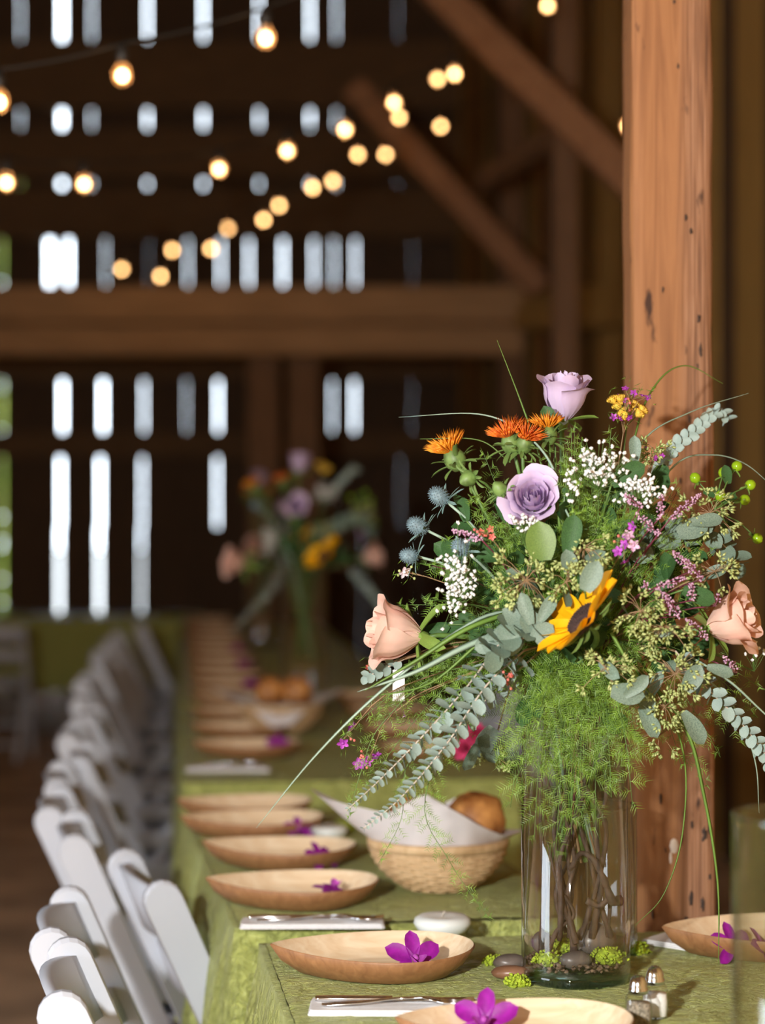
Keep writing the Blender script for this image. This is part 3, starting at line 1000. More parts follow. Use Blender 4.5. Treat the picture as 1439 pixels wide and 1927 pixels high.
def knife(m, label):
    c = m.to_translation()
    t = empty('table_knife', c, label, 'knife', 'steel cutlery')
    b = MB()
    prof = [(-.105, .0035), (-.10, .0062), (-.06, .0068), (-.02, .0052), (0.0, .0046)]
    vs = [(x, s2 * h, z) for x, h in prof for s2, z in ((-1, 0.0005), (1, 0.0005), (1, 0.0062), (-1, 0.0062))]
    fs = [(0, 1, 2, 3), (19, 18, 17, 16)] + [(i * 4 + j, i * 4 + (j + 1) % 4, i * 4 + 4 + (j + 1) % 4, i * 4 + 4 + j) for i in range(4) for j in range(4)]
    b.add(vs, fs, m).build('handle', M['metal'], t)
    b = MB()
    prof = [(0.0, -.0046, .0046), (0.03, -.0085, .006), (0.07, -.0095, .006), (0.095, -.0075, .0058), (0.108, .001, .005)]
    vs = [(x, yy, z) for x, y0, y1 in prof for yy, z in ((y0, 0.002), (y1, 0.002), (y1, 0.0042), (y0, 0.0025))]
    b.add(vs, fs, m).build('blade', M['metal'], t)
    return t


def fork(m, label, spoon=False):
    c = m.to_translation()
    t = empty('table_spoon' if spoon else 'table_fork', c, label, 'spoon' if spoon else 'fork', 'steel cutlery')
    b = MB()
    prof = [(-.10, .004, .002), (-.09, .0085, .002), (-.05, .0065, .004), (0.0, .0036, .009), (0.035, .0035, .010)]
    vs = [(x, s2 * h, z + dz) for x, h, z in prof for s2, dz in ((-1, 0), (1, 0), (1, 0.002), (-1, 0.002))]
    fs = [(0, 1, 2, 3), (19, 18, 17, 16)] + [(i * 4 + j, i * 4 + (j + 1) % 4, i * 4 + 4 + (j + 1) % 4, i * 4 + 4 + j) for i in range(4) for j in range(4)]
    b.add(vs, fs, m).build('handle', M['metal'], t)
    b = MB()
    if spoon:
        b.lathe([(0.0, -0.006), (0.010, -0.005), (0.016, -0.001), (0.018, 0.004), (0.0165, 0.004), (0.013, 0.0), (0, -0.0045)], 16, m @ Matrix.Translation((0.062, 0, 0.009)), 1.55, 1.0)
        b.build('bowl', M['metal'], t)
    else:
        prof = [(0.035, .0035, .010), (0.048, .011, .008), (0.06, .012, .005)]
        vs = [(x, s2 * h, z + dz) for x, h, z in prof for s2, dz in ((-1, 0), (1, 0), (1, 0.002), (-1, 0.002))]
        b.add(vs, [(0, 1, 2, 3), (11, 10, 9, 8)] + [(i * 4 + j, i * 4 + (j + 1) % 4, i * 4 + 4 + (j + 1) % 4, i * 4 + 4 + j) for i in range(2) for j in range(4)], m)
        b.build('head', M['metal'], t)
        for yy in (-.0098, -.0033, .0033, .0098):
            MB().tube([m @ Vector((0.059, yy, .0058)), m @ Vector((0.085, yy, .0045)), m @ Vector((0.106, yy * .95, .009))], [0.0022, 0.0018, 0.0009], 6).build('tine', M['metal'], t)
    return t


up = Matrix.Translation((0, 0, 0.0082))
o, m = napkin(745, 1908, 0.235, 0.085, math.radians(-1), 'folded white napkin with cutlery in front of the closest whole leaf plate')
knife(m @ up @ Matrix.Translation((-0.005, 0.012, 0)), 'steel knife on the napkin in front of the closest whole plate')
fork(m @ up @ Matrix.Translation((0.0, -0.016, 0)) @ Matrix.Rotation(0.06, 4, 'Z'), 'steel fork on the napkin in front of the closest whole plate')
o, m = napkin(588, 1748, 0.235, 0.07, math.radians(1), 'folded white napkin between the two closest leaf plates')
knife(m @ up @ Matrix.Translation((0, 0.010, 0)), 'steel knife on the napkin between the two closest plates')
fork(m @ up @ Matrix.Translation((0.01, -0.014, 0)), 'steel fork on the napkin between the two closest plates')
o, m = napkin(560, 1668, 0.22, 0.06, 0.0, 'white napkin mostly hidden behind the second leaf plate')
fork(m @ up @ Matrix.Translation((0.0, 0.0, 0)), 'glinting steel spoon behind the second leaf plate', True)
o, m = napkin(500, 1598, 0.2, 0.05, 0.0, 'white napkin mostly hidden behind the third leaf plate')
fork(m @ up, 'glinting steel spoon behind the third leaf plate', True)
o, m = napkin(1292, 1785, 0.12, 0.085, math.radians(-40), 'white napkin corner sticking out beside the plate across the table')
o, m = napkin(430, 1456, 0.22, 0.07, 0.0, 'blurred white napkin at the front edge of the long table', Y=5.55)
fork(m @ up, 'bright glinting spoon at the front edge of the long table', True)


# ------------------------------------------------------------------ bread baskets
def make_basket():
    t = empty('bread_basket', (0, 0, 0), 'basket', 'basket')
    prof = [(0.052, 0.002), (0.066, 0.010), (0.086, 0.024), (0.102, 0.040), (0.113, 0.056), (0.119, 0.070), (0.121, 0.082)]
    n = 56

    def rad(z):
        for (r0, z0), (r1, z1) in zip(prof, prof[1:]):
            if z <= z1: return r0 + (r1 - r0) * (z - z0) / (z1 - z0)
        return prof[-1][0]
    for i in range(12):
        z = 0.005 + i * 0.0062
        r = rad(z)
        pts = []
        for j in range(n):
            a = 2 * PI * j / n
            rr = r + 0.0022 * (1 if (j // 2 + i) % 2 else -1)
            pts.append(Vector((rr * math.cos(a), rr * math.sin(a), z)))
        b = MB(); b.tube(pts + [pts[0]], 0.0033, 6, False); b.build('weave_ring', M['wicker'], t)
    for j in range(28):
        a = 2 * PI * j / 28
        MB().tube([(r * math.cos(a), r * math.sin(a), z) for r, z in prof], 0.0022, 5).build('stake', M['wicker'], t)
    MB().lathe([(0, 0.0015), (0.05, 0.0015), (0.064, 0.010), (0.084, 0.024), (0.1, 0.04), (0.111, 0.056), (0.117, 0.07), (0.119, 0.082), (0.115, 0.082), (0.107, 0.056), (0.08, 0.028), (0.05, 0.008), (0, 0.007)], 40).build('lining', M['wicker'], t)
    MB().lathe([(0.1165, 0.078), (0.126, 0.077), (0.1275, 0.087), (0.1265, 0.094), (0.1175, 0.094), (0.1165, 0.078)], 48).build('rim_band', M['wicker'], t)
    return t


def liner(label, peaks, rot=0.0, rim=0.088):
    t = MB()
    n, k = 72, 14
    vs = []
    for j in range(k + 1):
        v = j / k
        for i in range(n):
            a = 2 * PI * i / n
            p = 0.0
            for pa, wd, hh, ou in peaks:
                d = abs((a - pa + PI) % (2 * PI) - PI)
                if d < wd: p = max(p, 1 - d / wd)
            hgt = sum([hh * max(0, 1 - abs((a - pa + PI) % (2 * PI) - PI) / wd) for pa, wd, hh, ou in peaks])
            outw = max([ou * max(0, 1 - abs((a - pa + PI) % (2 * PI) - PI) / wd) for pa, wd, hh, ou in peaks])
            if v < 0.6:
                q = v / 0.6
                r = 0.02 + 0.092 * q ** 0.8; z = 0.012 + (rim - 0.012) * q ** 1.8
            else:
                q = (v - 0.6) / 0.4
                r = 0.112 + 0.012 * q + outw * q; z = rim + 0.012 * q + hgt * q ** 1.15
            r += 0.003 * math.sin(7 * a + 4 * v)
            vs.append((r * math.cos(a), r * math.sin(a), z))
    fs = [(j * n + i, j * n + (i + 1) % n, (j + 1) * n + (i + 1) % n, (j + 1) * n + i) for j in range(k) for i in range(n)]
    t.add(vs, fs)
    o = t.build('paper_liner', M['paper'])
    return tag(o, label, 'paper')


def roll(c, r, s, rz, label):
    b = MB()
    m = Matrix.Rotation(rz, 4, 'Z')
    nn, kk = 20, 12
    vs = []; fs = []
    for i in range(kk + 1):
        th = PI * i / kk
        for j in range(nn):
            a = 2 * PI * j / nn
            p = Vector((math.sin(th) * math.cos(a), math.sin(th) * math.sin(a), -math.cos(th)))
            cut = 1 - 0.13 * math.exp(-((p.y + 0.25 * p.x) / 0.13) ** 2) * max(0, p.z)
            rr = r * cut * (1 + 0.10 * mn.noise(p * 1.6 + c * 9) + 0.05 * mn.noise(p * 5 + c * 9))
            vs.append(Vector((p.x * s[0], p.y * s[1], (p.z if p.z > -0.6 else -0.6) * s[2])) * rr)
    for i in range(kk):
        for j in range(nn): fs.append((i * nn + j, i * nn + (j + 1) % nn, (i + 1) * nn + (j + 1) % nn, (i + 1) * nn + j))
    b.add(vs, fs, Matrix.Translation(c) @ m)
    return tag(b.build('bread_roll', M['bread'], org=c), label, 'bread', 'crusty bread rolls')


bk = make_basket()
bkc = Vector(((824 - 719.5) * 3.80 / F, 3.80, TZ + 0.0065))
bk.location = bkc; tag(bk, 'round wicker bread basket on the short table behind the front vase', 'basket', 'wicker bread baskets')
ln = liner('white paper with upturned corners lining the wicker basket behind the vase', [(math.radians(184), 0.75, 0.085, 0.105), (math.radians(258), 1.15, 0.088, 0.012), (math.radians(340), 0.7, 0.012, 0.03), (math.radians(70), 0.7, 0.05, 0.03)])
ln.location = bkc
roll(bkc + Vector((0.068, 0.010, 0.120)), 0.060, (1.0, 0.85, 0.88), 0.7, 'golden bread roll showing between the paper and the front vase')
roll(bkc + Vector((-0.036, 0.045, 0.112)), 0.056, (1.1, 0.8, 0.85), -0.3, 'bread roll half hidden behind the white paper peak')
bk2 = copy_tree(bk)
b2c = Vector(((530 - 719.5) * 6.45 / F, 6.45, TZ + 0.008))
bk2.location = b2c; tag(bk2, 'blurred wicker bread basket below the second vase on the long table', 'basket', 'wicker bread baskets')
ln2 = liner('blurred white paper lining the far bread basket, corners spread wide', [(math.radians(180), 0.9, 0.04, 0.09), (math.radians(0), 0.9, 0.04, 0.07), (math.radians(270), 0.8, -0.085, 0.022), (math.radians(90), 0.7, 0.05, 0.03)])
ln2.location = b2c
roll(b2c + Vector((-0.035, 0.0, 0.125)), 0.052, (0.9, 0.9, 1.0), 0.4, 'blurred bread roll in the far basket, on the chairs side')
roll(b2c + Vector((0.045, 0.01, 0.125)), 0.052, (0.9, 0.9, 1.0), 1.2, 'blurred bread roll in the far basket, on the vase side')


# ------------------------------------------------------------------ candles, stones, moss, shakers
def candle(px, py, r, label, Y=None):
    Y = Y or (CH - TZ) * F / (py - 963.5)
    c = Vector(((px - 719.5) * Y / F, Y, TZ + 0.0065))
    t = empty('floating_candle', c, label, 'candle', 'white round candles')
    m = Matrix.Translation(c)
    MB().lathe([(0, 0), (r * .55, 0), (r * .85, r * .16), (r, r * .40), (r * .96, r * .56), (r * .80, r * .66), (r * .45, r * .62), (0, r * .60)], 32, m).build('wax', M['wax'], t)
    MB().tube([c + Vector((0, 0, r * .58)), c + Vector((0.001, 0, r * .72)), c + Vector((0.004, 0, r * .82))], 0.0012, 6).build('wick', M['wick'], t)
    return t


candle(832, 1766, 0.046, 'white round floating candle lying on the cloth behind the closest plate')
candle(618, 1583, 0.040, 'blurred white round candle beside the fourth leaf plate')


def stone(c, r, s, mat, label, rz=0.0):
    b = MB()
    m = Matrix.Translation(c) @ Matrix.Rotation(rz, 4, 'Z')
    nn, kk = 14, 8
    vs = []; fs = []
    for i in range(kk + 1):
        th = PI * i / kk
        for j in range(nn):
            a = 2 * PI * j / nn
            p = Vector((math.sin(th) * math.cos(a), math.sin(th) * math.sin(a), -math.cos(th)))
            rr = r * (1 + 0.12 * mn.noise(p * 1.3 + c * 31))
            vs.append(Vector((p.x * s[0], p.y * s[1], p.z * s[2])) * rr)
    for i in range(kk):
        for j in range(nn): fs.append((i * nn + j, i * nn + (j + 1) % nn, (i + 1) * nn + (j + 1) % nn, (i + 1) * nn + j))
    b.add(vs, fs, m)
    return tag(b.build('river_stone', mat, org=c), label, 'stone', 'smooth river stones')


def moss(c, r, label):
    b = MB()
    for i in range(230):
        d = Vector((U(-1, 1), U(-1, 1), U(-0.1, 1)));
        if d.length > 1 or d.length < 0.2: continue
        p = c + Vector((d.x * r * 1.15, d.y * r, d.z * r * 0.75 + 0.002))
        b.octa(p, U(.0016, .0034), U(.002, .005), (U(-1, 1), U(-1, 1), U(0, 1)))
    b.ball(c + Vector((0, 0, r * .2)), r * .72, 10, 6, (1.1, 1, .7))
    return tag(b.build('moss_clump', M['moss'], org=c), label, 'moss', kind='stuff')


VC = Vector(((1083 - 719.5) * 3.07 / F, 3.07, TZ + 0.0065))        # front vase
VR, VH = 0.0785, 0.470


def tb(px, py, dz=0.0):
    Y = (CH - TZ - dz) * F / (py - 963.5)
    return Vector(((px - 719.5) * Y / F, Y, TZ + 0.006 + dz))


stone(tb(958, 1818, 0.010), 0.024, (1.05, .75, .5), M['stone'], 'grey-brown river stone on the cloth, behind the moss beside the front vase', .2)
stone(tb(960, 1838, 0.010), 0.026, (1.1, .6, .42), M['stone2'], 'brown oblong river stone on the cloth against the front vase', -.1)
moss(tb(930, 1822), 0.016, 'lime green moss tuft by the two river stones')
moss(tb(972, 1862), 0.019, 'lime green moss tuft touching the front vase base')
moss(tb(1196, 1800), 0.022, 'lime green moss tuft behind the front vase, on the post side')
moss(tb(640, 1570), 0.030, 'blurred yellow-green moss beside the far candle')


def shaker(px, py, Y, mat, label, kind):
    c = Vector(((px - 719.5) * Y / F, Y, TZ + 0.0065))
    t = empty('%s_shaker' % kind, c, label, 'shaker', 'glass shakers with steel caps')
    m = Matrix.Translation(c)
    def ring(r, z, e=4.0):
        out = []
        for j in range(32):
            a = 2 * PI * j / 32
            ca, sa = math.cos(a), math.sin(a)
            k = (abs(ca) ** e + abs(sa) ** e) ** (-1 / e)
            out.append((r * ca * k, r * sa * k, z))
        return out
    b = MB()
    rs = [ring(.0145, 0), ring(.0165, .003), ring(.0172, .02), ring(.0165, .038, 3), ring(.0135, .045, 2), ring(.011, .048, 2)]
    for r in rs: b.add(r, [])
    for i in range(len(rs) - 1): b.f += ring_faces(i * 32, (i + 1) * 32, 32)
    b.f.append(tuple(reversed(range(32))))
    b.v = [m @ v for v in b.v]
    b.build('glass_body', M['glass'], t)
    b = MB()
    rs = [ring(.0132, .002), ring(.0150, .004), ring(.0156, .02), ring(.0150, .032, 3), ring(0.002, .033, 2)]
    for r in rs: b.add(r, [])
    for i in range(len(rs) - 1): b.f += ring_faces(i * 32, (i + 1) * 32, 32)
    b.f.append(tuple(reversed(range(32))))
    b.v = [m @ v for v in b.v]
    b.build('filling', mat, t)
    MB().lathe([(.0118, .044), (.0128, .0445), (.0130, .050), (.0122, .051), (.0122, .054), (.0110, .060), (.0078, .0655), (.003, .068), (0, .0683)], 28, m).build('cap', M['chrome'], t)
    for j in range(5):
        a = 2 * PI * j / 5
        MB().ball(c + Vector((.0045 * math.cos(a), .0045 * math.sin(a), .0672)), .0009, 6, 4).build('hole', M['hole'], t)


shaker(1201, 0, 2.78, M['pepper'], 'pepper shaker with a domed steel cap, in front of the salt', 'pepper')
shaker(1232, 0, 2.835, M['salt'], 'salt shaker with a domed steel cap, just behind the pepper', 'salt')


# ------------------------------------------------------------------ string lights
BG = MB(); BG.lathe([(.0001, -.026), (.010, -.0245), (.0185, -.018), (.0225, -.006), (.0220, .005), (.0170, .016), (.0120, .024), (.0110, .030)], 20)
BGM = BG.mesh('bulb_globe', M['bulbglass'])
FIL = MB(); FIL.ball(Vector((0, 0, -.003)), .0135, 14, 8, (1, 1, 1.05)); FILM = FIL.mesh('glowing_core', M['filament'])
SOC = MB(); SOC.lathe([(.0105, .026), (.0135, .030), (.0140, .052), (.0100, .058), (.0060, .070), (.0001, .071)], 14); SOCM = SOC.mesh('socket', M['socket'])


def string(label, bulbs, ends):
    P = [W(*b) for b in bulbs]
    t = empty('string_light', P[0], label, 'string light', 'bulb strings under the roof')
    for p in P:
        g = place(BGM, 'bulb', t, Matrix.Translation(p))
        place(FILM, 'glowing_core', g, Matrix.Translation(p)) if False else None
        c = bpy.data.objects.new('glowing_core', FILM); COL.objects.link(c); c.parent = g
        s2 = bpy.data.objects.new('socket', SOCM); COL.objects.link(s2); s2.parent = g
    path = []
    tops = [p + Vector((0, 0, .068)) for p in P]
    allp = [W(*ends[0])] + tops + [W(*ends[1])]
    for a, b in zip(allp, allp[1:]):
        for k in range(6):
            tt = k / 6
            q = a.lerp(b, tt); q.z -= 0.25 * (b - a).length * tt * (1 - tt) * 0.35
            path.append(q)
    path.append(allp[-1])
    MB().tube(path, 0.0035, 6).build('cord', M['cord'], t)


string('string light with the three largest clear bulbs, high over the chairs', [(-2, 190, 4.6), (230, 140, 4.7), (500, 70, 4.85)], [(-260, 200, 4.5), (900, -160, 5.1)])
string('string light of white-hot bulbs sweeping from the diagonal brace down across the slits', [(12, 342, 6.3), (158, 345, 6.6), (412, 317, 7.3), (540, 283, 7.7), (649, 243, 8.1), (741, 192, 8.5), (855, 138, 8.9), (943, 77, 9.3), (1030, 10, 9.6)], [(-220, 300, 5.9), (1130, -90, 10)])
string('string of yellow bulbs, the lower of the two blurred lines ending near the cross beam', [(302, 519, 12.4), (397, 467, 12.1), (496, 413, 11.9), (588, 352, 11.7), (673, 290, 11.5), (751, 220, 11.3), (823, 148, 11.1)], [(180, 545, 12.7), (930, 20, 10.8)])
string('string of yellow bulbs, the blurred line crossing the slit row above the cross beam', [(229, 506, 12.9), (324, 470, 12.7), (429, 429, 12.5), (525, 386, 12.3), (626, 340, 12.1), (725, 290, 11.9), (829, 237, 11.7)], [(90, 528, 13.1), (960, 160, 11.4)])
string('string light with bulbs half hidden behind the near wooden post', [(1182, 236, 7.8), (1190, 78, 7.5)], [(1230, 420, 8.1), (1195, -160, 7.2)])

# ------------------------------------------------------------------ vases
def vase(c, r, h, label, thick=0.004):
    t = empty('glass_vase', c, label, 'vase', 'clear cylinder vases')
    m = Matrix.Translation(c)
    MB().lathe([(r, .014), (r, h), (r - thick, h), (r - thick, .016)], 64, m).build('wall', M['glass'], t)
    MB().lathe([(0, 0), (r - .004, 0), (r - .001, .003), (r, .013), (r - .002, .0155), (0, .0155)], 64, m).build('base', M['glassbase'], t)
    MB().lathe([(r - thick - .0005, h - .001), (r - thick / 2, h + .0015), (r + .0005, h - .001), (r - thick / 2, h - .002), (r - thick - .0005, h - .001)], 64, m).build('rim', M['glassrim'], t)
    return t


vase1 = vase(VC, VR, VH, 'tall clear cylinder vase holding the sharp front bouquet and driftwood')
V2 = Vector(((1112 - 719.5) * 3.255 / F, 3.255, TZ + .0065))
vase(V2, 0.0700, 0.225, 'shorter clear cylinder vase between the tall vase and the post')
VF = Vector(((1378 - 719.5) * 2.22 / F + 0.088, 2.22, TZ + .0065))
vase(VF, 0.088, CH - (1545 - 963.5) * 2.22 / F - TZ, 'blurred glass cylinder at the photo edge, closest to the camera')
# bark, moss, stones and driftwood in the tall vase
bc = MB()
for i in range(420):
    a, r = U(0, 2 * PI), (VR - .009) * math.sqrt(R())
    bc.octa(VC + Vector((r * math.cos(a), r * math.sin(a), .0205 + U(0, .012))), U(.0018, .004), U(.004, .009), (U(-1, 1), U(-1, 1), U(-.3, .3)))
tag(bc.build('bark_chips', M['soil'], org=VC), 'brown bark chips covering the bottom of the tall vase', 'bark', kind='stuff')
moss(VC + Vector((-.043, -.036, .030)), 0.021, 'lime moss inside the tall vase, on the plate side')
moss(VC + Vector((.044, -.030, .032)), 0.025, 'lime moss inside the tall vase, on the shaker side')
moss(VC + Vector((-.012, .030, .035)), 0.022, 'lime moss inside the tall vase, behind the driftwood')
stone(VC + Vector((-.004, -.046, .036)), 0.021, (1.15, .75, .62), M['stone'], 'grey stone inside the tall vase, in the middle of the moss', .3)
stone(VC + Vector((.030, .018, .052)), 0.034, (1.0, .8, .75), M['stone'], 'large dark stone at the back inside the tall vase', .8)
stone(VC + Vector((-.048, .020, .048)), 0.020, (.8, .7, .8), M['stone'], 'small dark stone inside the tall vase near its far wall', .5)


def twig(pts, r, label):
    P = catmull([VC + Vector(p) for p in pts], 6)
    n = len(P)
    b = MB(); b.tube(P, [r * .85 * (1 - .6 * i / n) * (1 + .35 * mn.noise(P[i] * 90)) for i in range(n)], 8)
    return tag(b.build('driftwood_branch', M['twig'], org=P[0]), label, 'branch', 'driftwood in the tall vase')


twig([(-.004, -.030, .024), (-.008, -.035, .07), (-.016, -.02, .12), (-.030, -.012, .19), (-.026, 0, .28), (-.034, .01, .40)], .0068, 'straight dark branch rising from the bark in the tall vase')
twig([(-.048, -.028, .026), (-.03, -.034, .075), (-.006, -.04, .10), (-.03, -.038, .145), (-.042, -.02, .20)], .0045, 'forked thin branch leaning on the plate side of the tall vase')
twig([(.060, -.030, .118), (.048, -.042, .120), (.036, -.046, .150), (.022, -.046, .178), (.004, -.036, .186), (-.010, -.02, .16)], .0085, 'curled dark root hooking to the glass inside the tall vase')
twig([(.012, -.040, .120), (.030, -.040, .112), (.044, -.042, .128), (.038, -.044, .150)], .0060, 'short dark root loop inside the tall vase')
twig([(.022, -.010, .06), (.034, -.02, .14), (.026, -.03, .22), (.042, -.024, .27), (.034, -.01, .34)], .0060, 'twisted dark vine rising on the post side of the tall vase')
twig([(-.05, .01, .03), (-.046, .0, .14), (-.052, -.012, .25), (-.044, .0, .38)], .0055, 'rough dark vine against the plate side of the tall vase')

vines = ['against the near glass, on the plate side', 'in the middle, crossing the straight branch', 'behind the curled root', 'close to the post side', 'at the back, on the plate side', 'at the very centre, under the fern', 'tangled with the forked branch', 'leaning to the far glass', 'just above the large dark stone']
for i, vw in enumerate(vines):
    a = i * 2.3999 + 3.6
    pts = []
    for k in range(8):
        z = .06 + .40 * k / 7
        rr = .030 + .022 * math.sin(i * 1.9 + k * .9)
        aa = a + .55 * math.sin(k * 1.1 + i) 
        pts.append((rr * math.cos(aa) * .95 + .004 * math.sin(k * 3 + i), rr * math.sin(aa) - .012, z))
    twig(pts, U(.0030, .0052), 'thin dark vine in the tall vase, ' + vw)
# ------------------------------------------------------------------ bouquet
BC = (1090, 1110)
RIMZ = VC.z + VH
ALLST = []           # (root, short description for the far bouquets)


def YD(px, py, off=0.0):
    k = 3.07 / F
    rho = math.hypot((px - BC[0]) * k, (py - BC[1]) * k)
    Rb = 0.27
    y = 3.07 - 0.72 * math.sqrt(max(0.0, Rb * Rb - rho * rho))
    if py > 1240 and abs(px - 1085) < 140: y = min(y, 2.945)
    return y + off


def head(px, py, off=0.0): return W(px, py, YD(px, py, off))


def stem_path(h, lift=0.5, n=7, deep=0.30, axis=None):
    """from inside the vase, over the rim, to the head h"""
    d = Vector((h.x - VC.x, h.y - VC.y, 0))
    L = d.length
    dn = d / L if L > 1e-5 else Vector((0, 0, 0))
    kk = min(1.0, L / 0.12)
    a = VC + Vector((-dn.x * .02 + U(-.022, .022), -dn.y * .02 + U(-.022, .022), VH - deep))
    b = VC + Vector((0, 0, VH - 0.004)) + dn * (.052 * kk) + Vector((U(-.012, .012), U(-.012, .012), 0))
    rise = max(0.02, h.z - b.z)
    c = b + dn * L * 0.30 + Vector((0, 0, rise * 0.55 + lift * L * 0.35))
    if axis is not None: c = (c + (h - Vector(axis) * 0.09)) / 2
    return [a, a.lerp(b, .6)] + bez(b, c, h, n)


def thing(name, P0, label, cat, short=None, group=None):
    t = empty(name, P0, label, cat, group or 'stems in the front bouquet')
    if short: ALLST.append((t, short))
    return t


def st_tube(P, r0, r1, n=6):
    b = MB(); k = len(P) - 1
    b.tube(P, [r0 + (r1 - r0) * i / k for i in range(k + 1)], n)
    return b


# shared leaf shapes: y from stalk to tip
LEAF_OVAL = petal_mesh('leaf', 1.0, 0.66, M['euc'], 0.12, 0.9, -0.05, 4, 6, base=.3)
LEAF_ROUND = petal_mesh('leaf', 1.0, 1.05, M['euc2'], 0.07, 1.6, -0.04, 6, 7, base=.35)
LEAF_ROUNDP = petal_mesh('leaf', 1.0, 0.95, M['euc'], 0.10, 1.5, -0.06, 6, 7, base=.35)
LEAF_GREYOVAL = petal_mesh('leaf', 1.0, 0.72, M['euc2'], 0.10, 1.1, -0.08, 6, 7, base=.3)
LEAF_LANCE = petal_mesh('leaf', 1.0, 0.48, M['euc2'], 0.15, 0.55, -0.12, 4, 8, base=.2)
LEAF_DARK = petal_mesh('leaf', 1.0, 0.55, M['roseleaf'], 0.15, 0.6, -0.12, 4, 8, base=.3)
LEAF_LEMON = petal_mesh('leaf', 1.0, 0.85, M['lemonleaf'], 0.08, 1.0, -0.08, 6, 8, base=.35)
LEAF_NARROW = petal_mesh('leaf', 1.0, 0.16, M['hollyb'], 0.2, 0.4, -0.1, 2, 6, base=.5)
SEPAL = petal_mesh('sepal', 1.0, 0.34, M['sepal'], 0.25, 0.45, -0.15, 4, 6, base=.6)
BRACT = petal_mesh('bract', 1.0, 0.30, M['bract'], 0.25, 0.45, -0.25, 4, 6, base=.6)


def put_leaf(mesh, t, c, ydir, zdir, L, name='leaf'):
    return place(mesh, name, t, align(c, ydir, zdir) @ Matrix.Diagonal((L, L, L, 1)))


def rdir(b=None, s=1.0):
    """a random vector of length s, or the unit vector b stirred by s"""
    r = Vector((random.gauss(0, 1), random.gauss(0, 1), random.gauss(0, 1))).normalized()
    return r * s if b is None else (Vector(b) + r * s).normalized()


CAMD = Vector((0, -1, 0.1))


def rose(px, py, axis, Rr, Hh, mat, label, short, off=0.0, n=19, openness=1.0, seed=0.0, twist=0.0):
    c = head(px, py, off)
    ax = Vector(axis).normalized()
    base = c - ax * Hh * 0.55
    P = stem_path(base, 0.5, axis=ax)
    t = thing('rose', P[0], label, 'rose', short)
    m = Matrix.Translation(base) @ frame_from(ax) @ Matrix.Rotation(twist, 4, 'Z')
    for i in range(n):
        tt = (i / (n - 1)) ** 0.9
        az = i * 2.3999 + seed
        r0 = Rr * (0.07 + 0.60 * tt)
        H = Hh * (0.94 - 0.06 * tt + 0.03 * math.sin(i * 2.1 + seed))
        hw = 1.25 - 0.45 * tt
        fl2 = max(0.0, tt - 0.30) / 0.70 * openness
        b = MB()
        jt = 0.5 + 0.5 * math.sin(i * 5.3 + seed)

        def fn(u, v):
            x = (u - .5) * 2
            vv = v * (1 - 0.16 * abs(x) ** 2.6 + 0.045 * (1 - abs(x)) * tt)
            prof = math.sin(min(1, vv * 1.5) * PI / 2)
            r = 0.10 * Rr + (r0 - 0.10 * Rr) * prof
            r *= 1 - 0.40 * (1 - tt) * max(0, vv - .35) ** 2
            lip = max(0.0, (vv - (0.70 - 0.12 * jt)) / 0.38)
            r += Rr * 0.42 * fl2 * lip ** 1.5 * (0.75 + 0.5 * abs(x))
            z = H * vv - Rr * 0.34 * fl2 * lip ** 2.2 * (0.6 + 0.55 * abs(x))
            z -= Rr * 0.10 * tt * (1 - vv)
            a = az + x * hw * (0.35 + 0.65 * min(1, vv * 1.8)) * (1 - 0.10 * vv)
            r += 0.012 * Rr * math.sin(9 * x + 4 * vv + i)
            return m @ Vector((r * math.cos(a), r * math.sin(a), z))
        b.grid(fn, 9, 9)
        b.build('petal', mat, t)
    MB().lathe([(.0035, -.016), (.0075, -.012), (.0095, -.004), (.010, .004), (.006, .010)], 12, m).build('hip', M['sepal'], t)
    for k in range(5):
        a = 2 * PI * k / 5 + seed
        rd = m.to_3x3() @ Vector((math.cos(a), math.sin(a), 0))
        put_leaf(SEPAL, t, base + rd * .007 - ax * .002, rd * (0.75 + .5 * R()) + ax * U(-.5, .5), ax, Rr * U(.75, 1.0), 'sepal')
    st_tube(P[:-1] + [base - ax * .012], .0042, .0036, 8).build('stem', M['greenstem'], t)
    return t


rose(1062, 737, (0.06, -0.22, 1), 0.0500, 0.076, M['lav'], 'pale lavender rose at the very top of the front bouquet', 'lavender rose on top', 0.0, 19, 0.9, 0.6, 1.3)
rose(1003, 936, (-0.10, -0.92, 0.28), 0.0470, 0.066, M['lav'], 'open lavender rose facing the camera below the orange thistles', 'lavender rose facing out', 0.02, 20, 0.9, 2.0)
rose(731, 1188, (-0.93, -0.18, 0.16), 0.0600, 0.080, M['peach'], 'peach rose turned sideways toward the chairs, lowest edge of the front bouquet', 'peach rose turned sideways', -0.06, 18, 0.8, 1.1)
rose(1386, 1166, (0.80, -0.40, 0.30), 0.0560, 0.074, M['peach'], 'peach rose beside the heather, partly cut by the photo edge', 'peach rose on the wall side', -0.02, 18, 0.85, 4.0)


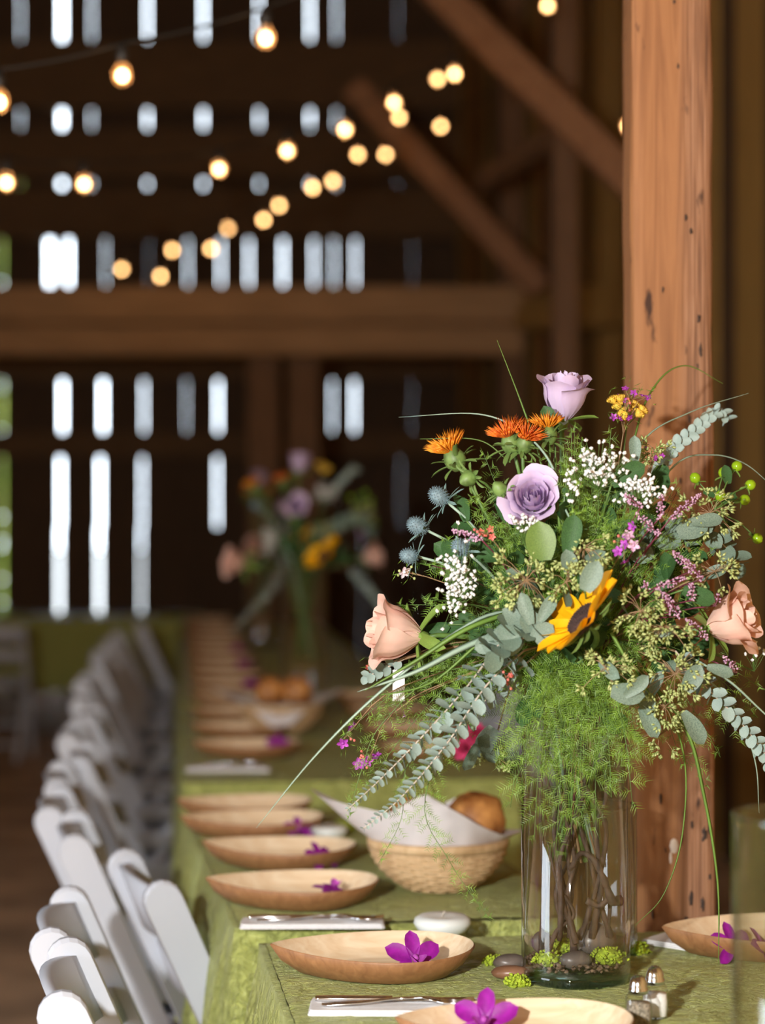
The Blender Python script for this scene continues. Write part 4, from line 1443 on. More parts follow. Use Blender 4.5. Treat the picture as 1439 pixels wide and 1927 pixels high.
def sunflower(px, py, axis, Rr, label, short, off=0.0):
    c = head(px, py, off); ax = Vector(axis).normalized()
    P = stem_path(c - ax * .012, 0.3, axis=ax)
    t = thing('sunflower', P[0], label, 'sunflower', short)
    m = Matrix.Translation(c) @ frame_from(ax)
    MB().lathe([(0, .010), (Rr * .25, .0095), (Rr * .42, .006), (Rr * .47, 0), (Rr * .40, -.008), (0, -.012)], 24, m).build('disc', M['sundisc'], t)
    fz = MB()
    for i in range(150):
        a, r = i * 2.3999, Rr * .45 * math.sqrt(i / 150)
        fz.octa(m @ Vector((r * math.cos(a), r * math.sin(a), .0105 - .006 * (r / (Rr * .45)) ** 2)), .0011, .003, ax)
    fz.build('disc_florets', M['sundisc'], t, kind='stuff')
    pm = petal_mesh('petal', Rr * 1.02, Rr * .62, M['sun'], 0.22, 0.6, 0.10, 4, 8, base=.45)
    for k in range(13):
        a = 2 * PI * k / 13 + U(-.08, .08)
        rd = m.to_3x3() @ Vector((math.cos(a), math.sin(a), 0))
        s2 = U(.85, 1.08)
        place(pm, 'petal', t, align(c + rd * Rr * .36 - ax * .003, rd + ax * U(-.05, .45), ax) @ Matrix.Diagonal((s2, s2, s2, 1)))
    for k in range(9):
        a = 2 * PI * k / 9
        rd = m.to_3x3() @ Vector((math.cos(a), math.sin(a), 0))
        put_leaf(BRACT, t, c + rd * Rr * .28 - ax * .010, rd - ax * U(0, .4), -ax, Rr * .6, 'bract')
    st_tube(P, .0045, .004, 8).build('stem', M['greenstem'], t)


sunflower(1096, 1166, (-0.74, -0.19, 0.60), 0.054, 'yellow sunflower seen almost edge-on in the middle of the front bouquet', 'yellow sunflower', -0.055)


def safflower(px, py, axis, s, mat, label, short, off=0.0, tuft=1.0):
    c = head(px, py, off); ax = Vector(axis).normalized()
    base = c - ax * .022 * s
    P = stem_path(base, 0.5, axis=ax)
    t = thing('safflower', P[0], label, 'flower', short)
    m = Matrix.Translation(base) @ frame_from(ax)
    MB().lathe([(0, -.006 * s), (.007 * s, -.004 * s), (.0125 * s, .004 * s), (.0130 * s, .012 * s), (.009 * s, .020 * s), (.006 * s, .023 * s), (0, .0235 * s)], 16, m).build('seed_head', M['bract'], t)
    b = MB()
    for i in range(int(200 * tuft)):
        a, q = U(0, 2 * PI), math.sqrt(R())
        d = (m.to_3x3() @ Vector((math.cos(a) * q * 1.7, math.sin(a) * q * 1.7, 1.0))).normalized()
        L = U(.020, .030) * s
        p0 = m @ Vector((math.cos(a) * q * .006 * s, math.sin(a) * q * .006 * s, .020 * s))
        e = d.orthogonal().normalized() * .0009 * s
        f = d.cross(e).normalized() * .0009 * s
        tip = p0 + d * L
        mid = p0 + d * L * .7
        b.add([p0 - e, p0 + e, p0 + f, mid - e * 1.3, mid + e * 1.3, mid + f, tip], [(0, 1, 4, 3), (1, 2, 5, 4), (2, 0, 3, 5), (3, 4, 6), (4, 5, 6), (5, 3, 6)])
    b.build('florets', mat, t, kind='stuff')
    for k in range(14):
        a = k * 2.3999; lv = k / 14
        rd = m.to_3x3() @ Vector((math.cos(a), math.sin(a), 0))
        put_leaf(BRACT, t, m @ Vector((math.cos(a) * .011 * s, math.sin(a) * .011 * s, (.012 - .016 * lv) * s)), rd * (0.5 + lv) + ax * (0.7 - 1.1 * lv), ax, U(.017, .026) * s, 'bract')
    st_tube(P, .003, .0026, 6).build('stem', M['greenstem'], t)


safflower(846, 846, (-0.45, -0.15, 0.85), 1.25, M['orange'], 'orange safflower thistle standing apart over the sea holly', 'orange safflower')
safflower(955, 818, (-0.35, -0.25, 0.9), 1.1, M['orangered'], 'orange-red safflower beside the pair over the open lavender rose', 'orange-red safflower', 0.0, .7)
safflower(990, 822, (0.2, -0.5, 0.8), 1.0, M['orangered'], 'orange-red safflower in the middle of the three under the grass blade', None, 0.01, .6)
safflower(1030, 802, (-0.1, -0.1, 1), 1.0, M['orange'], 'small orange safflower half behind the top lavender rose stem', None, 0.02, .5)


def bud(px, py, axis, s, label):
    c = head(px, py); ax = Vector(axis).normalized()
    P = stem_path(c - ax * .01, .5, axis=ax)
    t = thing('safflower_bud', P[0], label, 'bud')
    m = Matrix.Translation(c - ax * .01 * s) @ frame_from(ax)
    MB().lathe([(0, -.006 * s), (.008 * s, -.003 * s), (.011 * s, .006 * s), (.008 * s, .015 * s), (.003 * s, .020 * s), (0, .021 * s)], 14, m).build('seed_head', M['bract'], t)
    for k in range(9):
        a = k * 2.3999
        rd = m.to_3x3() @ Vector((math.cos(a), math.sin(a), 0))
        put_leaf(BRACT, t, m @ Vector((math.cos(a) * .009 * s, math.sin(a) * .009 * s, .002)), rd + ax * .4, ax, .018 * s, 'bract')
    st_tube(P, .0022, .002, 6).build('stem', M['greenstem'], t)


bud(878, 902, (-.5, -.3, -.3), 1.1, 'green safflower bud hanging below the single orange thistle')
bud(938, 918, (-.5, -.3, .6), 1.0, 'green safflower bud touching the open lavender rose')


def sea_holly(px, py, axis, s, label, short, off=0.0):
    c = head(px, py, off); ax = Vector(axis).normalized()
    P = stem_path(c - ax * .014 * s, .45, axis=ax)
    t = thing('sea_holly', P[0], label, 'flower', short)
    m = Matrix.Translation(c) @ frame_from(ax)
    b = MB(); b.ball(Vector((0, 0, 0)), .0105 * s, 12, 8, (1, 1, 1.25), m @ Matrix.Identity(4)) if False else b.lathe([(.0105 * s * math.sin(PI * i / 8), -.0135 * s * math.cos(PI * i / 8)) for i in range(9)], 14, m)
    for i in range(130):
        z = 1 - 2 * (i + .5) / 130; a = i * 2.3999; r = math.sqrt(1 - z * z)
        d = Vector((r * math.cos(a), r * math.sin(a), z))
        b.octa(m @ Vector((d.x * .0108 * s, d.y * .0108 * s, d.z * .0138 * s)), .0007 * s, .0030 * s, m.to_3x3() @ d)
    b.build('cone', M['holly'], t)
    for k in range(8):
        a = 2 * PI * k / 8
        rd = m.to_3x3() @ Vector((math.cos(a), math.sin(a), 0))
        put_leaf(LEAF_NARROW, t, c - ax * .012 * s, rd + ax * U(-.2, .6), ax, U(.022, .036) * s, 'bract')
    st_tube(P, .0024, .0020, 6).build('stem', M['grasspale'], t)


sea_holly(826, 934, (-.75, -.2, .55), 1.1, 'steel-blue sea holly head closest below the single orange thistle', 'sea holly')
sea_holly(786, 990, (-.85, -.2, .4), 1.1, 'steel-blue sea holly head, middle one at the bouquet edge', None)
sea_holly(770, 1046, (-.95, -.2, .1), .95, 'steel-blue sea holly head over the small white waxflower', None)
sea_holly(866, 1030, (-.6, -.6, .5), 1.0, 'steel-blue sea holly head tucked above the baby breath', None)


# ---- eucalyptus with paired leaves
def eucalyptus(px_path, leafL, gap, mesh, label, short=None, ys=None, tip=0.35, r=.0016, smat='palestem', dens=1.0, rootit=True):
    pts = [W(a, b, (ys[i] if ys else YD(a, b))) for i, (a, b) in enumerate(px_path)]
    P = catmull(pts, 10)
    root = stem_path(P[0], .3)[:-1] if rootit else []
    t = thing('eucalyptus_sprig', (root + P)[0], label, 'eucalyptus', short)
    if root: st_tube(root + [P[0]], r * 1.3, r * 1.1, 6).build('stalk', M['brownstem'], t)
    st_tube(P, r, r * .4, 6).build('stem', M[smat], t)
    acc = 0.0; tot = sum((b - a).length for a, b in zip(P, P[1:])); run = 0.0; k = 0
    last = 0.0
    for a, b in zip(P, P[1:]):
        d = (b - a); L = d.length
        while run + L >= last + gap * (1 - .45 * (last / tot)):
            g = gap * (1 - .45 * (last / tot))
            last += g
            q = a.lerp(b, (last - run) / L); f = last / tot
            dn = d.normalized()
            n1 = dn.cross(Vector((0, -1, .2))).normalized()
            n2 = dn.cross(n1).normalized()
            s1 = (n1 * .72 + n2 * (.70 if k % 2 == 0 else -.70)).normalized()
            ll = leafL * (1 - (1 - tip) * f ** 1.6) * U(.88, 1.1)
            for sg in (-1, 1):
                yd = s1 * sg + dn * .45 + rdir(s=.14)
                put_leaf(mesh, t, q, yd, Vector((U(-.5, .5), -.6, .55 + U(-.4, .4))) - dn * .55, ll)
            k += 1
        run += L
    return t


eucalyptus([(935, 1215), (880, 1290), (800, 1380), (720, 1462), (652, 1525)], .0315, .0122, LEAF_OVAL, 'long blue-grey eucalyptus sprig hanging toward the plates, upper of two', 'blue-grey eucalyptus sprig', [2.93, 2.90, 2.88, 2.87, 2.86], .22)
eucalyptus([(985, 1225), (915, 1290), (840, 1400), (755, 1500), (683, 1560)], .0325, .0122, LEAF_OVAL, 'long blue-grey eucalyptus sprig hanging toward the plates, lower of two', None, [2.92, 2.885, 2.865, 2.855, 2.85], .22)
eucalyptus([(1000, 1240), (930, 1300), (870, 1370), (812, 1440)], .028, .0130, LEAF_OVAL, 'shorter blue-grey eucalyptus sprig behind the two long ones', None, [2.96, 2.94, 2.93, 2.93], .4)
eucalyptus([(1225, 905), (1262, 850), (1310, 808), (1350, 775), (1372, 792)], .0180, .0105, LEAF_ROUNDP, 'blue-grey eucalyptus tip crossing the post, curling over at its end', 'eucalyptus tip', [3.12, 3.16, 3.19, 3.21, 3.22], .8)
eucalyptus([(1270, 1225), (1330, 1295), (1385, 1350), (1440, 1420), (1470, 1470)], .0225, .0120, LEAF_ROUNDP, 'round-leaved eucalyptus sprig drooping to the photo edge below the peach rose', 'round eucalyptus sprig', [2.96, 2.96, 2.97, 2.98, 2.98], .8)
eucalyptus([(1130, 1060), (1250, 1010), (1340, 1010), (1400, 1075)], .036, .026, LEAF_ROUND, 'silver dollar eucalyptus with large round leaves over the edge peach rose', 'silver dollar sprig', [2.93, 2.97, 3.0, 3.02], .75)
eucalyptus([(1060, 1150), (1000, 1170), (960, 1195), (925, 1225)], .039, .016, LEAF_ROUND, 'cluster of round silver dollar leaves just above the long hanging sprigs', None, [2.90, 2.875, 2.86, 2.85], .8)
eucalyptus([(760, 1240), (715, 1262), (685, 1275)], .017, .009, LEAF_ROUNDP, 'small eucalyptus tip showing under the sideways peach rose', None, [3.04, 3.05, 3.06], .8)


# ---- seeded eucalyptus
def umbel(b, c, d, n=7, L=.009):
    d = Vector(d).normalized()
    for i in range(n):
        dd = (d + rdir(s=.85)).normalized()
        b.tube([c, c + dd * L * .55], .0006, 3, False)
        b.octa(c + dd * L, .0022, .0050, dd)


def seeded(px, py, label, w=40, n=15, leaves=3, short=None, off=0.0, droop=(0, 0), leaf_px=()):
    c = head(px, py, off)
    P = stem_path(c, .3)
    t = thing('seeded_eucalyptus', P[0], label, 'eucalyptus', short)
    stem = st_tube(P, .0020, .0012, 5)
    b = MB(); k = 3.0 / F
    for i in range(int(n * 1.25)):
        q = c + Vector((U(-w, w) * k, U(-22, 22) * k, U(-w, w) * k * .85))
        stem.tube([c, c.lerp(q, .6) + Vector((0, 0, .003)), q], .0005, 4, False)
        umbel(b, q, (q - c) + Vector((0, -.02, .0)), random.choice([6, 7, 8]))
    b.build('seeds', M['seed'], t, kind='stuff')
    stem.build('stem', M['brownstem'], t)
    for (lx, ly, ang, L) in leaf_px:
        q = W(lx, ly, c.y - .012)
        a = math.radians(ang)
        put_leaf(LEAF_LANCE if (lx + ly) % 2 else LEAF_GREYOVAL, t, q, (math.cos(a), U(-.2, .1), math.sin(a)), CAMD + rdir(s=.5), L * k)
    for i in range(leaves):
        put_leaf(LEAF_LANCE, t, P[-2 - i % 3] + rdir(s=.008), rdir(((c - P[-3]).normalized()), .8), CAMD + rdir(s=.5), U(.030, .046))
    return t


seeded(1098, 1030, 'seeded eucalyptus spray over the sunflower, beside the green leaf', 42, 17, 2, 'seeded eucalyptus spray', -.02, leaf_px=[(1105, 1105, 70, 62), (1075, 1085, 100, 50)])
seeded(990, 1092, 'seeded eucalyptus spray between the baby breath and the sunflower', 52, 20, 2, None, -.02, leaf_px=[(1000, 1175, 110, 60), (1015, 1170, 60, 55)])
seeded(1065, 1095, 'small seeded eucalyptus spray touching the upper sunflower petals', 28, 8, 1, None, -.03)
seeded(1335, 965, 'seeded eucalyptus spray below the green berries', 48, 16, 2, 'seeded eucalyptus spray by the berries', 0.0, leaf_px=[(1275, 1005, 20, 62), (1300, 985, 10, 60)])
seeded(1345, 1075, 'seeded eucalyptus spray between the heather and the edge peach rose', 42, 14, 1, None, -.01)
seeded(1205, 1150, 'seeded eucalyptus spray in the heather beside the sunflower', 38, 12, 1, None, -.03)
seeded(1255, 1180, 'seeded eucalyptus spray low in the heather stems', 40, 14, 1, None, -.03)
seeded(1140, 1258, 'seeded eucalyptus spray right below the sunflower', 46, 16, 1, None, -.02, leaf_px=[(1150, 1300, -10, 62), (1175, 1310, 40, 56)])
seeded(1270, 1268, 'seeded eucalyptus spray below the heather, over the drooping leaves', 52, 20, 1, None, -.01, leaf_px=[(1290, 1300, 60, 55), (1330, 1255, -15, 50)])
seeded(1250, 1330, 'seeded eucalyptus spray hanging in front of the post', 42, 16, 1, None, -.005, leaf_px=[(1225, 1345, 110, 50), (1205, 1330, -60, 66), (1225, 1310, 70, 50), (1285, 1340, -55, 72)])
seeded(1240, 1385, 'lowest seeded eucalyptus spray hanging in front of the post', 34, 12, 0, None, -.005)
seeded(925, 1425, 'seeded eucalyptus spray hanging by the bread, over the pink flowers', 30, 8, 0, None, .06, leaf_px=[(905, 1385, -60, 60), (895, 1400, -110, 58), (930, 1370, -120, 66)])
seeded(1235, 850, 'small seeded eucalyptus spray behind the baby breath, in front of the post', 24, 8, 0, None, .04)


# ---- baby's breath
def babys(px, py, w, h, n, label, short=None, off=0.0):
    c = head(px, py, off); P = stem_path(c + Vector((0, .01, -.03)), .4)
    t = thing('babys_breath', P[0], label, 'flower', short)
    k = 3.0 / F
    st = st_tube(P, .0014, .0010, 5); b = MB()
    for i in range(n):
        q = c + Vector((random.gauss(0, .5) * w * k, random.gauss(0, .4) * w * k * .6, random.gauss(0, .5) * h * k))
        st.tube([P[-1], P[-1].lerp(q, .55) + rdir(s=.004), q], .0004, 3, False)
        for j in range(3):
            d = rdir((0, -.5, .3), 1)
            b.octa(q + d * .0014, .0029 * U(.7, 1.15), .0026, d)
    b.build('blossoms', M['white'], t, kind='stuff'); st.build('stem', M['greenstem'], t)


babys(1128, 880, 50, 34, 150, "white baby's breath cloud between the two lavender roses and the post", 'white baby breath', -.03)
babys(1205, 918, 42, 22, 110, "white baby's breath cloud in front of the post, over the heather", None, -.02)
babys(858, 1095, 28, 62, 140, "white baby's breath column above the sideways peach rose stem", 'tall white baby breath', -.03)
babys(988, 985, 26, 16, 30, "small white baby's breath sprig under the open lavender rose", None, -.01)
babys(1078, 915, 14, 30, 18, "few white baby's breath specks beside the open lavender rose", None, -.02)
babys(1421, 1225, 14, 16, 16, "few white baby's breath specks under the edge peach rose", None, .0)


# ---- asparagus fern
def frond(P, width, mat, label, cat='fern', density=1.0, needle=.0085, name='asparagus_fern', short=None, full=False):
    t = thing(name, P[0], label, cat, short)
    n = len(P)
    st_tube(P, .0011, .0004, 4).build('stem', M['greenstem'] if mat != 'ferndark' else M['redstem'], t)
    b = MB()
    L = sum((q - p).length for p, q in zip(P, P[1:])); step = .0080 / density
    pos = L * (0.02 if full else .28); run = 0; i = 0; side = 1
    side_v = Vector((1, 0, 0))
    while pos < L * .995 and i < n - 1:
        seg = (P[i + 1] - P[i]).length
        if run + seg < pos: run += seg; i += 1; continue
        q = P[i].lerp(P[i + 1], (pos - run) / seg); d = (P[i + 1] - P[i]).normalized()
        f = pos / L
        s0 = d.cross(Vector((U(-.3, .3), -1, U(-.2, .4)))).normalized() * side
        bl = width * (math.sin(PI * (0.12 + .88 * f) ** .8) ** .7) * U(.65, 1.1)
        bd = (s0 + d * .65 + rdir(s=.6)).normalized()
        m = max(3, int(bl / .0030))
        for k in range(m):
            g = (k + 1) / m
            p = q + bd * bl * g + Vector((0, 0, -.12 * bl * g * g))
            for sg in (-1, 1):
                nd = (bd * .75 + (bd.cross(Vector((U(-.6, .6), -1, U(-.6, .6)))).normalized()) * sg).normalized()
                e = nd.cross(Vector((U(-.5, .5), -1, U(-.5, .5)))).normalized() * .00042
                nl = needle * U(.5, 1.25) * (1 - .3 * g)
                b.add([p - e, p + e, p + nd * nl], [(0, 1, 2)])
        e = bd.cross(Vector((0, -1, .1))).normalized() * .0003
        b.add([q - e, q + e, q + bd * bl + Vector((0, 0, -.12 * bl))], [(0, 1, 2)])
        side = -side; pos += step
    b.build('fern_needles', M[mat], t, smooth=False, kind='stuff')
    return t


def frondpx(px, py, off=0.0, width=.034, mat='fern', label=None, mid=None, density=1.0, Y=None, sag=.0, short=None, needle=.0125, full=False):
    h = W(px, py, Y if Y else YD(px, py, off))
    if mid:
        Q3 = [VC + Vector((U(-.03, .03), -.03, VH - .02))] + [W(a, b, Y if Y else YD(a, b, off)) for a, b in mid] + [h]
        P = catmull(Q3, 6)
    else:
        P = stem_path(h, .5, 10, .06)[1:]
    lab = label or 'feathery bright green asparagus fern frond in the front bouquet'
    return frond(P, width, mat, lab, density=density, short=short, needle=needle, full=full)


for a in [(955, 1370), (985, 1430), (1030, 1480), (1092, 1470), (1130, 1410), (1185, 1440), (1055, 1400), (970, 1480), (1105, 1350), (1150, 1500), (925, 1320), (1015, 1360), (1195, 1380), (1075, 1570), (1005, 1580), (960, 1520), (1120, 1560), (1045, 1610), (1190, 1520), (1045, 1320), (1165, 1330), (1120, 1300), (990, 1300), (1035, 1290)]:
    frondpx(*a, width=.066, Y=2.935 + U(-.06, .02), density=.62, needle=.017, label='feathery fern frond hanging in front of the tall glass vase')
for i in range(46):
    a = U(0, 2 * PI); r = 290 * math.sqrt(R())
    px, py = 1075 + r * math.cos(a), 1060 + r * .8 * math.sin(a)
    if py < 1230: frondpx(px, py, off=U(-.03, .05), width=.046, density=.75, needle=.013)
for a in [(1080, 800), (1102, 842), (1150, 805), (1205, 822), (1238, 905), (908, 850), (884, 935), (1000, 865), (1180, 955), (1108, 962), (1235, 1050), (1330, 1005), (1060, 850), (1120, 905), (1150, 1010), (905, 985), (1215, 990), (1180, 1080), (1290, 1020)]:
    frondpx(*a, off=U(-.03, .05), width=.036, density=1.0)
for a in [(802, 1060), (760, 1055), (825, 1010), (742, 1140), (900, 1080), (690, 1480), (700, 1350), (725, 1330), (640, 1520 - 130), (870, 1210), (800, 1130), (770, 1300), (850, 1330)]:
    frondpx(*a, off=U(-.02, .04), width=.030, density=.9, label='feathery green fern frond on the chairs side of the front bouquet')
for a in [(1332, 1480), (1282, 1445), (1400, 1400), (1432, 1295), (1380, 1335), (1310, 1400), (1425, 1350), (1355, 1425)]:
    frondpx(*a, off=U(-.04, .02), width=.034, density=.9, label='feathery green fern frond hanging across the post')
for a in [(1075, 805), (1095, 825), (1120, 850), (1065, 870), (1090, 905), (1105, 940), (1135, 965), (1080, 960), (1150, 985), (1190, 965)]:
    frondpx(*a, off=-.035, width=.040, density=1.0, needle=.012, label='bright fern frond beside the open lavender rose')
frondpx(712, 1625, mid=[(880, 1290), (770, 1430), (755, 1540)], Y=2.90, width=.034, density=1.3, label='thin fern frond dangling below the long eucalyptus tips', needle=.0105)
frondpx(925, 1735, mid=[(900, 1290), (800, 1500), (845, 1620)], Y=2.91, width=.034, density=1.2, label='longest thin fern frond, curling down in front of the bread basket', needle=.0105)
frondpx(655, 1540, mid=[(850, 1260), (720, 1360), (680, 1450)], Y=2.97, width=.030, density=1.3, label='thin fern frond dangling by the purple waxflowers', needle=.0105)
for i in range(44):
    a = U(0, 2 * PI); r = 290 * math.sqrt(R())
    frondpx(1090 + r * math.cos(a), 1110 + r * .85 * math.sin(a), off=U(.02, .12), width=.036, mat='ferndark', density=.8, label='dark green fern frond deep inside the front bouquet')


# ---- leaf sprays deep inside and a few single leaves
def leafspray(px, py, mesh, L, label, off=.05, n=5, mat='greenstem', short=None, facing=True):
    c = head(px, py, off); P = stem_path(c, .4)
    t = thing('leaf_spray', P[0], label, 'leaf', short)
    st_tube(P, .002, .0012, 5).build('stem', M[mat], t)
    for i in range(n):
        q = P[-1 - (i % 5)]
        put_leaf(mesh, t, q, rdir((c - P[-3]).normalized(), .9), (CAMD + rdir(s=.6)) if facing else rdir((0, 0, 1), .7), L * U(.75, 1.1))
    return t


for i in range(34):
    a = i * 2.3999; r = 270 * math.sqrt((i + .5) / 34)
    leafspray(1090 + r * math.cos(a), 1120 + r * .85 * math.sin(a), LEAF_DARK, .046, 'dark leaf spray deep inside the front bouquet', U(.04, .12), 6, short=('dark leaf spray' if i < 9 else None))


def oneleaf(px, py, ang, L, mesh, label, off=-.01, z=None):
    c = head(px, py, off); k = 3.0 / F
    a = math.radians(ang); yd = Vector((math.cos(a), -.1, math.sin(a)))
    P = stem_path(c, .3)
    t = thing('foliage_leaf', P[0], label, 'leaf')
    st_tube(P, .0018, .0014, 5).build('stem', M['greenstem'], t)
    put_leaf(mesh, t, c, yd, z or CAMD, L * k)


rl = thing('eucalyptus_sprig', VC + Vector((0, 0, VH - .05)), 'overlapping round silver dollar leaves facing the camera over the hanging sprigs', 'eucalyptus')
for lx, ly, ang, L in [(990, 1172, 150, 52), (1000, 1190, 100, 46), (978, 1205, 165, 54), (968, 1222, 120, 48), (945, 1225, 150, 44), (930, 1208, 200, 40), (1005, 1205, 40, 46)]:
    q = W(lx, ly, 2.855 + U(-.008, .008)); a = math.radians(ang)
    put_leaf(LEAF_ROUND, rl, q, (math.cos(a), 0, math.sin(a)), CAMD + rdir(s=.25), L * 2.86 / F)
st_tube(catmull([VC + Vector((0, 0, VH - .05)), VC + Vector((-.02, -.06, VH + .01)), W(1020, 1190, 2.88), W(930, 1225, 2.86)], 6), .0024, .0014, 6).build('stem', M['brownstem'], rl)
oneleaf(1020, 1055, 95, 72, LEAF_LEMON, 'broad bright green leaf under the open lavender rose')
oneleaf(1068, 1040, 80, 70, LEAF_DARK, 'dark green leaf beside the broad bright leaf')
oneleaf(1044, 815, 112, 56, LEAF_DARK, 'dark green leaf behind the top lavender rose', .06)
oneleaf(1285, 1110, -20, 62, LEAF_DARK, 'dark shiny leaf among the heather spikes')
oneleaf(1150, 910, 30, 70, LEAF_DARK, "dark green leaf between the two baby's breath clouds")
oneleaf(1100, 1112, 66, 58, LEAF_GREYOVAL, 'grey-green leaf lying over the upper sunflower petals', -.09)
oneleaf(1195, 870, 92, 50, LEAF_LANCE, 'narrow grey leaf standing by the post shadow', .02)


# ---- heather
def heather(p0, p1, label, w=.0075, off=-.03, short=None):
    a, b_ = head(*p0, off), head(*p1, off)
    P = stem_path(a, .3)[:-1] + [a, a.lerp(b_, .5) + rdir(s=.003), b_]
    t = thing('heather_spike', P[0], label, 'heather', short)
    st_tube(P, .0016, .0009, 5).build('stem', M['redstem'], t)
    b = MB(); L = (b_ - a).length; n = int(L / .0009)
    for i in range(n):
        q = a.lerp(b_, i / n); d = rdir(s=1); f = math.sin(PI * (.15 + .8 * i / n))
        b.octa(q + d * w * f * .8, .0017, .0024, d)
    b.build('florets', M['heather'], t, kind='stuff')


for p0, p1, lab in [((1262, 1155), (1240, 1108), 'pink heather spike in the middle of the heather tuft, curled toward the sunflower'), ((1278, 1160), (1250, 1115), 'pink heather spike beside the curled one'), ((1235, 1105), (1290, 1088), 'pink heather spike lying level above the curled ones'), ((1300, 1130), (1302, 1095), 'short upright pink heather spike next to the dark shiny leaf'),
                    ((1330, 1200), (1288, 1165), 'pink heather spike pointing down to the edge peach rose'), ((1300, 1075), (1265, 1035), 'pink heather spike above the level one'), ((1320, 1090), (1285, 1050), 'dense pink heather spike nearest the silver dollar leaves'), ((1345, 1140), (1350, 1115), 'short pink heather spike touching the edge peach rose'),
                    ((1385, 1262), (1362, 1235), 'small pink heather tip below the edge peach rose'), ((1240, 975), (1245, 930), "pink heather spike below the baby's breath in front of the post"), ((1262, 975), (1318, 930), 'pink heather spike pointing to the green berries'), ((1205, 955), (1175, 930), "pink heather spike under the baby's breath edge"), ((1218, 1110), (1210, 1095), 'single pink heather tuft beside the sunflower'),
                    ((905, 1015), (850, 998), 'pink heather tip between the sea holly heads'), ((1240, 1005), (1195, 965), 'short pink heather spike over the purple waxflower')]:
    heather(p0, p1, lab, short='pink heather spike' if lab.startswith('dense') else None)


# ---- waxflower and small blossoms
WAX = {}
for key in ('purple', 'waxwhite', 'pink', 'coral', 'heather'):
    b = MB()
    pm = petal_mesh('p', .0068, .0062, M[key], .15, 1.4, 0, 3, 3, base=.4)
    for k in range(5):
        a = 2 * PI * k / 5
        mm = align(Vector((math.cos(a) * .0018, math.sin(a) * .0018, 0)), (math.cos(a), math.sin(a), .25), (0, 0, 1))
        b.add([v.co for v in pm.vertices], [tuple(p.vertices) for p in pm.polygons], mm)
    b.ball(Vector((0, 0, .0008)), .0022, 8, 4)
    WAX[key] = b.mesh('blossom', M[key])


def waxflower(blooms, key, label, off=0.0, twig_from=None, sc=1.0, buds=4, short=None, green=False):
    H = [head(a, b, off) for a, b in blooms]
    cen = sum(H, Vector()) / len(H)
    rt = W(*twig_from) if twig_from else None
    P = stem_path(cen, .4) if rt is None else [VC + Vector((0, 0, VH - .05)), VC + Vector((0, -.03, VH + .02)), rt, cen]
    if rt is not None: P = catmull(P, 5)
    t = thing('waxflower', P[0], label, 'flower', short)
    st = st_tube(P, .0014, .0008, 5)
    b = MB(); nb = MB()
    for q in H:
        st.tube([P[-2], P[-1].lerp(q, .4) + rdir(s=.003), q], .0006, 4, False)
        place(WAX[key], 'blossom', t, align(q, rdir(s=1), CAMD + rdir(s=.7)) @ Matrix.Diagonal((sc, sc, sc, 1)))
        for i in range(8):
            e = q + rdir(s=.016); d = rdir(s=1)
            nb.octa(e, .0005, .007, d)
    for i in range(buds):
        q = cen + rdir(s=1) * U(.006, .02); b.ball(q, .0022, 6, 4); st.tube([P[-1], q], .0005, 3, False)
    if buds: b.build('buds', M['coral'] if key != 'waxwhite' else M['seed'], t, kind='stuff')
    nb.build('needle_leaves', M['fern'], t, kind='stuff')
    st.build('twig', M['brownstem'], t)


waxflower([(660, 1366), (645, 1398)], 'purple', 'two purple waxflowers above the pair, at the hanging edge by the chairs', 0.0, (760, 1290, 2.98), 1.15, 3)
waxflower([(708, 1424), (675, 1438), (690, 1432)], 'purple', 'lowest purple waxflowers beside the long eucalyptus tips', 0.0, (770, 1320, 2.97), 1.2, 6)
waxflower([(760, 1076)], 'waxwhite', 'single white-pink waxflower bloom below the sea holly heads', 0.0, None, 1.25, 4)
waxflower([(922, 995), (912, 1008), (905, 1000), (925, 1010)], 'coral', 'coral waxflower buds beside the open lavender rose', 0.0, None, .7, 4)
waxflower([(960, 1270), (945, 1280), (955, 1285)], 'coral', 'tiny coral waxflower buds below the round silver dollar leaves', -.02, None, .5, 8)
waxflower([(1192, 1027), (1180, 1010), (1190, 990), (1162, 1038), (1174, 1056), (1175, 1025)], 'purple', 'purple waxflower cluster in the shade above the sunflower', -.03, None, .95, 4)
waxflower([(1192, 1026), (1182, 1008)], 'heather', 'two light mauve waxflowers on the dark purple cluster', -.04, None, 1.1, 0)
waxflower([(1176, 732), (1192, 740), (1218, 747), (1165, 748), (1172, 752), (1154, 785), (1183, 785), (1165, 788), (1208, 745)], 'purple', 'small purple flowers around the yellow tufts at the bouquet top', .03, None, .75, 4)
waxflower([(760, 1345), (762, 1348)], 'heather', 'tiny pale mauve waxflower beside the eucalyptus stems', -.02, (800, 1300, 2.95), .6, 0)
waxflower([(690, 1255), (725, 1268), (700, 1262)], 'coral', 'coral buds peeking below the sideways peach rose', .0, None, .55, 3)
waxflower([(1232, 862), (1245, 858), (1215, 842)], 'purple', 'dark purple specks in front of the post below the yellow tufts', .03, None, .6, 0)


